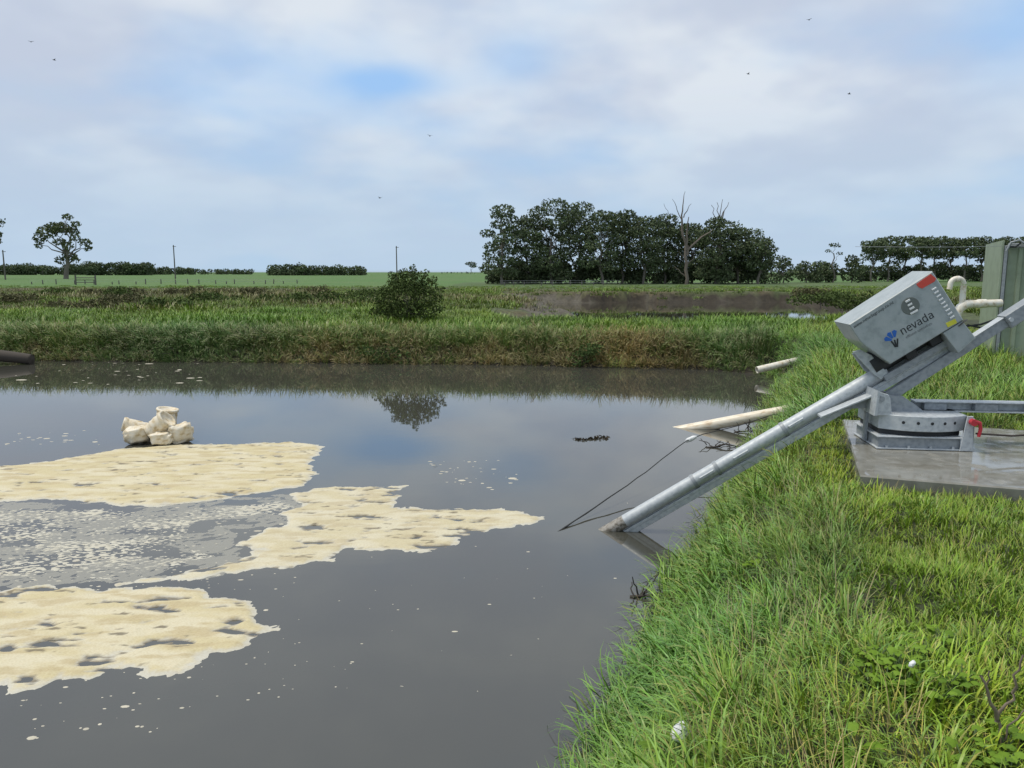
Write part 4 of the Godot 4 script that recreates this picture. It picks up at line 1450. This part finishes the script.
# ---------------------------------------------------------------- grass
func grasses() -> void:
	var r := RandomNumberGenerator.new()
	r.seed = 123
	var lush := [Color(0.128, 0.257, 0.031), Color(0.155, 0.292, 0.037), Color(0.116, 0.233, 0.041), Color(0.185, 0.309, 0.043), Color(0.138, 0.251, 0.050), Color(0.159, 0.280, 0.060), Color(0.254, 0.280, 0.073)]
	var lawn := [Color(0.196, 0.319, 0.028), Color(0.231, 0.342, 0.034), Color(0.168, 0.288, 0.028), Color(0.265, 0.342, 0.048), Color(0.324, 0.319, 0.082)]
	var straw := [Color(0.34, 0.28, 0.14), Color(0.27, 0.23, 0.11), Color(0.22, 0.22, 0.08), Color(0.40, 0.34, 0.19)]
	var long_m := tuft(28, 0.14, 0.42, 0.11, 0.7, 2.2, 0.010, lush, 6, 1)
	var lush_m := tuft(36, 0.09, 0.27, 0.12, 0.8, 1.8, 0.009, lush, 5, 2)
	var lawn_m := tuft(36, 0.03, 0.12, 0.09, 0.7, 1.2, 0.006, lawn, 4, 3)
	var straw_m := tuft(16, 0.12, 0.34, 0.11, 1.1, 0.7, 0.005, straw, 4, 4)
	var fine_m := tuft(44, 0.14, 0.36, 0.11, 1.1, 1.8, 0.0045, lush, 5, 6)
	var long_i := []
	var lush_i := []
	var lawn_i := []
	var straw_i := []
	var fine_i := []
	var e := 0.12
	# near and right bank, densest close by
	var dd := 1.2
	while dd < 26.0:
		var cell := minf(0.165, 0.084 * maxf(1.0, pow(dd / 5.0, 0.75)))
		var xx := -3.0
		while xx < minf(14.0, 1.6 + dd * 0.95):
			var x := xx + r.randf() * cell
			var d := dd + r.randf() * cell
			xx += cell
			if x < -1.2 and d > 1.0: continue
			var s := sdist(pond, Vector2(x, d))
			if s < -0.12 or far_side(x, d): continue
			if in_slab(x, d, 0.03): continue
			var y := ground(x, d)
			var out := Vector3.ZERO
			if s < 1.2:
				out = Vector3(-(sdist(pond, Vector2(x + e, d)) - s), 0, (sdist(pond, Vector2(x, d + e)) - s)).normalized()
			var n := nz.get_noise_2d(x * 1.3 + 9, d * 1.3)
			var nb := nz2.get_noise_2d(x * 0.6, d * 0.6 + 40)
			var t := 1.0 + 0.35 * n
			var tint := Color(t * (1.0 + 0.35 * nb), t * (1.0 + 0.05 * nb), t * (1.0 - 0.35 * nb))
			var p := Vector3(x, y, -d)
			var sc := r.randf_range(0.75, 1.2) * (1.0 + cell * 1.2 if d > 8 else 1.0)
			var edge := 0.72 + 0.5 * nb
			if d > 8.8: edge += 3.5
			elif x > 2.2 and d > 7.6: edge += 1.5
			var to_slab := 0.0
			if in_slab(x, d, 0.35):
				edge -= 2.0
				sc *= 0.85
			var roll := r.randf()
			if s < edge:
				if roll < 0.40: long_i.append([spot(p, sc * r.randf_range(0.7, 1.1), r, out, r.randf_range(0.1, 0.75)), tint])
				elif roll < 0.70: lush_i.append([spot(p, sc * 1.1, r, out, r.randf_range(0.0, 0.5)), tint])
				elif roll < 0.80: fine_i.append([spot(p, sc, r, out, r.randf_range(0.0, 0.6)), tint])
				elif roll < 0.84: straw_i.append([spot(p, sc, r, out, 0.3), tint])
			elif s < edge + 0.55:
				if roll < 0.30: lush_i.append([spot(p, sc * 0.85, r, out, 0.15), tint])
				elif roll < 0.55: fine_i.append([spot(p, sc * 0.8, r, out, 0.3), Color(tint.r * 1.15, tint.g * 1.05, tint.b)])
				elif roll < 0.66: straw_i.append([spot(p, sc * 0.9, r), tint])
				else: lawn_i.append([spot(p, sc * 1.15, r), tint])
			else:
				lawn_i.append([spot(p, sc * r.randf_range(0.8, 1.4) * (1.0 + 0.5 * n), r), tint])
				if roll < 0.5: lawn_i.append([spot(p + Vector3(r.randf() * cell, 0, r.randf() * cell), sc, r), tint])
				if roll > 0.90 and n > -0.1: lush_i.append([spot(p, sc * 0.6, r), tint])
				if roll > 0.84 and roll < 0.90 and nb > -0.05: straw_i.append([spot(p, sc * 0.6, r), tint])
		dd += cell
	scatter("long_grass", "long drooping green grass along the near bank's water edge", "grass", long_m, M.grass, long_i)
	scatter("lush_grass", "thick leafy green grass over the near and right bank", "grass", lush_m, M.grass, lush_i)
	scatter("fine_grass", "fine wispy grass lying across the near bank", "grass", fine_m, M.grass, fine_i)
	scatter("lawn_grass", "short yellow-green grass around the concrete slab", "grass", lawn_m, M.grass, lawn_i)
	scatter("dry_straw", "dry straw-coloured blades lying in the near grass", "grass", straw_m, M.grass, straw_i)
	# far bank
	var reed := [Color(0.111, 0.198, 0.034), Color(0.135, 0.218, 0.044), Color(0.093, 0.172, 0.034), Color(0.176, 0.224, 0.057), Color(0.223, 0.224, 0.077)]
	var reed_m := tuft(34, 0.25, 0.65, 0.16, 0.45, 1.7, 0.017, reed, 5, 8)
	var brown_m := tuft(28, 0.25, 0.5, 0.16, 0.4, 1.7, 0.018, [Color(0.240, 0.188, 0.077), Color(0.192, 0.163, 0.066), Color(0.168, 0.175, 0.055), Color(0.312, 0.263, 0.121)], 5, 9)
	var top_m := tuft(30, 0.12, 0.34, 0.2, 0.6, 1.0, 0.02, [Color(0.138, 0.242, 0.026), Color(0.156, 0.259, 0.029), Color(0.120, 0.211, 0.026), Color(0.192, 0.266, 0.039)], 4, 10)
	var reed_i := []
	var brown_i := []
	var top_i := []
	dd = 19.4
	while dd < 32.0:
		var cell := 0.135 if dd < 24.0 else 0.24
		var xx := -26.0
		while xx < 12.0:
			var x := xx + r.randf() * cell
			var d := dd + r.randf() * cell
			xx += cell
			var s := sdist(pond, Vector2(x, d))
			if s < 0.0 or not far_side(x, d): continue
			var y := ground(x, d)
			if y < -0.02 and s > 0.5: continue
			var out := Vector3.ZERO
			if s < 1.3: out = Vector3(-(sdist(pond, Vector2(x + e, d)) - s), 0, (sdist(pond, Vector2(x, d + e)) - s)).normalized()
			var n := nz.get_noise_2d(x * 0.9 + 9, d * 0.9)
			var nb := nz2.get_noise_2d(x * 0.35 + 7, d * 0.2)
			var t := 1.0 + 0.4 * n
			var tint := Color(t * (1.0 + 0.25 * nb), t, t * (1.0 - 0.3 * nb))
			var p := Vector3(x, y, -d)
			var sc := r.randf_range(0.7, 1.2)
			if s < 1.05:
				var brown := smooth(0.0, 0.35, nb + 0.25 * smooth(-4, 2, x) + (0.12 if s < 0.5 else -0.15))
				if r.randf() < brown * 0.75 + 0.08: brown_i.append([spot(p, sc * (0.75 if s < 0.4 else 1.0), r, out, r.randf_range(0.2, 0.9)), tint])
				else: reed_i.append([spot(p, sc * (0.6 if s < 0.4 else 0.95), r, out, r.randf_range(0.1, 0.8)), tint])
			elif y > 0.3:
				top_i.append([spot(p, sc * (1.0 + 0.6 * n), r), tint])
				if r.randf() < 0.1: reed_i.append([spot(p, sc * 0.6, r), tint])
		dd += cell
	scatter("bank_grass", "tall green grass hanging over the far bank's water edge", "grass", reed_m, M.grass, reed_i)
	scatter("withered_grass", "withered brown grass hanging down the far bank", "grass", brown_m, M.grass, brown_i)
	scatter("berm_grass", "fresh green grass on top of the far berm", "grass", top_m, M.grass, top_i)
	# rough growth behind the berm
	var rough := [Color(0.121, 0.178, 0.028), Color(0.145, 0.201, 0.035), Color(0.102, 0.149, 0.028), Color(0.182, 0.196, 0.049)]
	var rough_m := tuft(48, 0.08, 0.30, 0.45, 1.1, 1.2, 0.045, rough, 3, 12)
	var dry_m := tuft(36, 0.10, 0.36, 0.45, 1.0, 0.9, 0.035, [Color(0.179, 0.156, 0.068), Color(0.210, 0.198, 0.090), Color(0.147, 0.138, 0.054), Color(0.158, 0.180, 0.063)], 3, 13)
	var rough_i := []
	var dry_i := []
	dd = 28.0
	while dd < 92.0:
		var cell := 0.4 + (dd - 28.0) * 0.009
		var w := dd * 0.78 + 6
		var xx := -w
		while xx < w:
			var x := xx + r.randf() * cell
			var d := dd + r.randf() * cell
			xx += cell
			var s2 := sdist(pond2, Vector2(x, d))
			var y := ground(x, d)
			if y < (0.3 if r.randf() < 0.25 else 0.62) or (d < 38 and s2 < 4.5 and x > -3): continue
			if d < 32 and x < 12 and r.randf() < 0.5: continue
			var n := nz.get_noise_2d(x * 0.28 + 9, d * 0.28)
			var nb := nz2.get_noise_2d(x * 0.09 + 17, d * 0.14)
			var dry := smooth(0.0, 0.3, nb + (0.28 if (x < -14 and d > 48 and d < 78) else -0.06) + (0.35 if (x > 13 and x < 27 and d > 34 and d < 64) else 0.0) - (0.5 if d > 66 and x > 0 else 0.0))
			if d > 78: dry *= 0.4
			var t := 1.0 + 0.45 * n
			var tint := Color(t, t, t)
			var sc := r.randf_range(0.6, 1.2) * (1.0 + 1.4 * maxf(0, n)) * (1.0 if d < 70 else 0.55)
			if r.randf() < dry * 0.85: dry_i.append([spot(Vector3(x, y, -d), sc, r), tint])
			else: rough_i.append([spot(Vector3(x, y, -d), sc * 0.9, r), Color(t, t * 1.05, t * 0.9) if d < 66 else Color(t * 1.1, t * 1.25, t)])
		dd += cell
	scatter("rough_grass", "rough green growth on the ground behind the berm", "grass", rough_m, M.grass, rough_i)
	scatter("dry_growth", "dry brown weedy growth in the rough ground behind the berm", "grass", dry_m, M.grass, dry_i)

# ---------------------------------------------------------------- broad-leaved weeds
func leaf_mesh(sz: float, lobes: bool, seed_: int) -> ArrayMesh:
	var st := st_new()
	st.set_smooth_group(1)
	var n := 14
	var r := RandomNumberGenerator.new()
	r.seed = seed_
	var ring := []
	for k in n:
		var a := TAU * k / n
		var q := 1.0 + (0.12 * sin(a * 5.0) if lobes else 0.0)
		var l := Vector3(cos(a) * q * (0.9 if lobes else 0.45), 0, sin(a) * q) * sz * 0.5
		l.y = -0.22 * sz * (l.length() / (sz * 0.5)) ** 2 + sin(a * 4) * sz * 0.03
		l.z += sz * 0.4
		ring.append(l)
	var c := Vector3(0, 0.01 * sz, sz * 0.4)
	var mid := []
	for k in n: mid.append(c.lerp(ring[k], 0.55) + Vector3(0, (0.06 if k % 2 == 0 else 0.0) * sz, 0))
	for k in n:
		var j := (k + 1) % n
		tri(st, c, mid[k], mid[j])
		quad(st, mid[k], ring[k], ring[j], mid[j])
	return done(st)

func weeds() -> void:
	var r := RandomNumberGenerator.new()
	r.seed = 321
	var mats := []
	for q in [Color(0.125, 0.215, 0.022), Color(0.15, 0.25, 0.03), Color(0.10, 0.18, 0.022)]:
		var m := mat(q, 0.6)
		m.metallic_specular = 0.2
		m.backlight = Color(0.3, 0.3, 0.3)
		mats.append(m)
	var stem := mat(Color(0.10, 0.15, 0.05), 0.6)
	var round_l := [leaf_mesh(0.046, true, 1), leaf_mesh(0.036, true, 2)]
	var dock_l := [leaf_mesh(0.10, false, 3), leaf_mesh(0.08, false, 4)]
	var spots := []
	for k in 16:
		spots.append([r.randf_range(868, 965), r.randf_range(636, 690), 0])
	for k in 8:
		spots.append([r.randf_range(965, 1030), r.randf_range(722, 780), 0])
	for q in [[672, 752], [690, 735], [720, 760], [850, 745], [760, 560], [742, 540]]:
		spots.append([q[0], q[1], 1])
	for i in spots.size():
		var q: Array = spots[i]
		var p := on_ground(q[0], q[1], 0.08)
		var t: Node3D
		if q[2] == 0:
			t = thing("mallow_weed", "round-leaved green mallow weed in the patch " + ("left of the dead stalks" if i < 16 else "at the photo's bottom right corner"), "weed", p, 0, "mallow weeds in the near grass" if i < 16 else "mallow weeds in the bottom corner")
		else:
			t = thing("dock_weed", ["broad dock weed at the bottom edge nearest the water", "broad dock weed beside the white litter scrap", "broad dock weed at the bottom edge, third from the water", "broad dock weed in the grass left of the mallow patch", "broad dock weed on the bank below the slab's corner", "broad dock weed on the bank near the stirrer's pipe"][i - 24], "weed", p)
		var n := 12 if q[2] == 0 else 7
		for k in n:
			var a := TAU * k / n + r.randf()
			var tilt := r.randf_range(0.2, 0.9)
			var hgt := r.randf_range(0.04, 0.11)
			var o := put((round_l if q[2] == 0 else dock_l)[r.randi() % 2], "leaf", mats[r.randi() % 3], t)
			var dirv := Vector3(sin(a), 0, cos(a))
			o.transform = Transform3D(Basis(Vector3.UP, a) * Basis(Vector3.RIGHT, r.randf_range(-0.35, 0.35)), dirv * hgt * tilt * 0.7 + Vector3(0, hgt, 0))
			put(tube_mesh([Vector3.ZERO, dirv * hgt * tilt * 0.3 + Vector3(0, hgt * 0.6, 0), o.position], [0.0035, 0.003, 0.002], 5, false), "stalk", stem, t)
	# dead stalks at the right
	var p := on_level(998, 725, 1.0)
	p.y = ground(p.x, -p.z)
	var t := thing("dead_stalks", "bare grey dead weed stalks forking up at the right edge", "weed", p)
	var px := -p.z / 770.0
	var sm := mat(Color(0.20, 0.16, 0.12), 0.8)
	for q in [[2, 0, -2, 40, 8], [-2, 40, -26, 92, 7], [-2, 36, 12, 70, 6], [12, 70, 14, 118, 5], [-14, 66, -20, 100, 4], [3, 10, 24, 60, 4]]:
		var st := st_new()
		limb(st, Vector3(q[0], q[1], 0) * px, Vector3(q[2], q[3], r.randf_range(-10, 10)) * px, q[4] * 0.0011, q[4] * 0.0006, r, 0.06, 6)
		put(done(st), "stalk", sm, t)
	# scraps of litter
	for q in [[681, 730, "white scrap of litter in the grass near the bottom edge", 0.05], [912, 664, "thin white scrap of litter in the mallow patch", 0.016]]:
		var s := on_ground(q[0], q[1], 0.17)
		s.y += 0.17
		var o := put(sack(r, Vector3(q[3], 0.012, q[3] * 0.6), 0.8, 5), "litter_scrap", M.label_white)
		o.position = s
		o.rotation = Vector3(0.5, r.randf(), 0.3)
		tag(o, q[2], "litter")
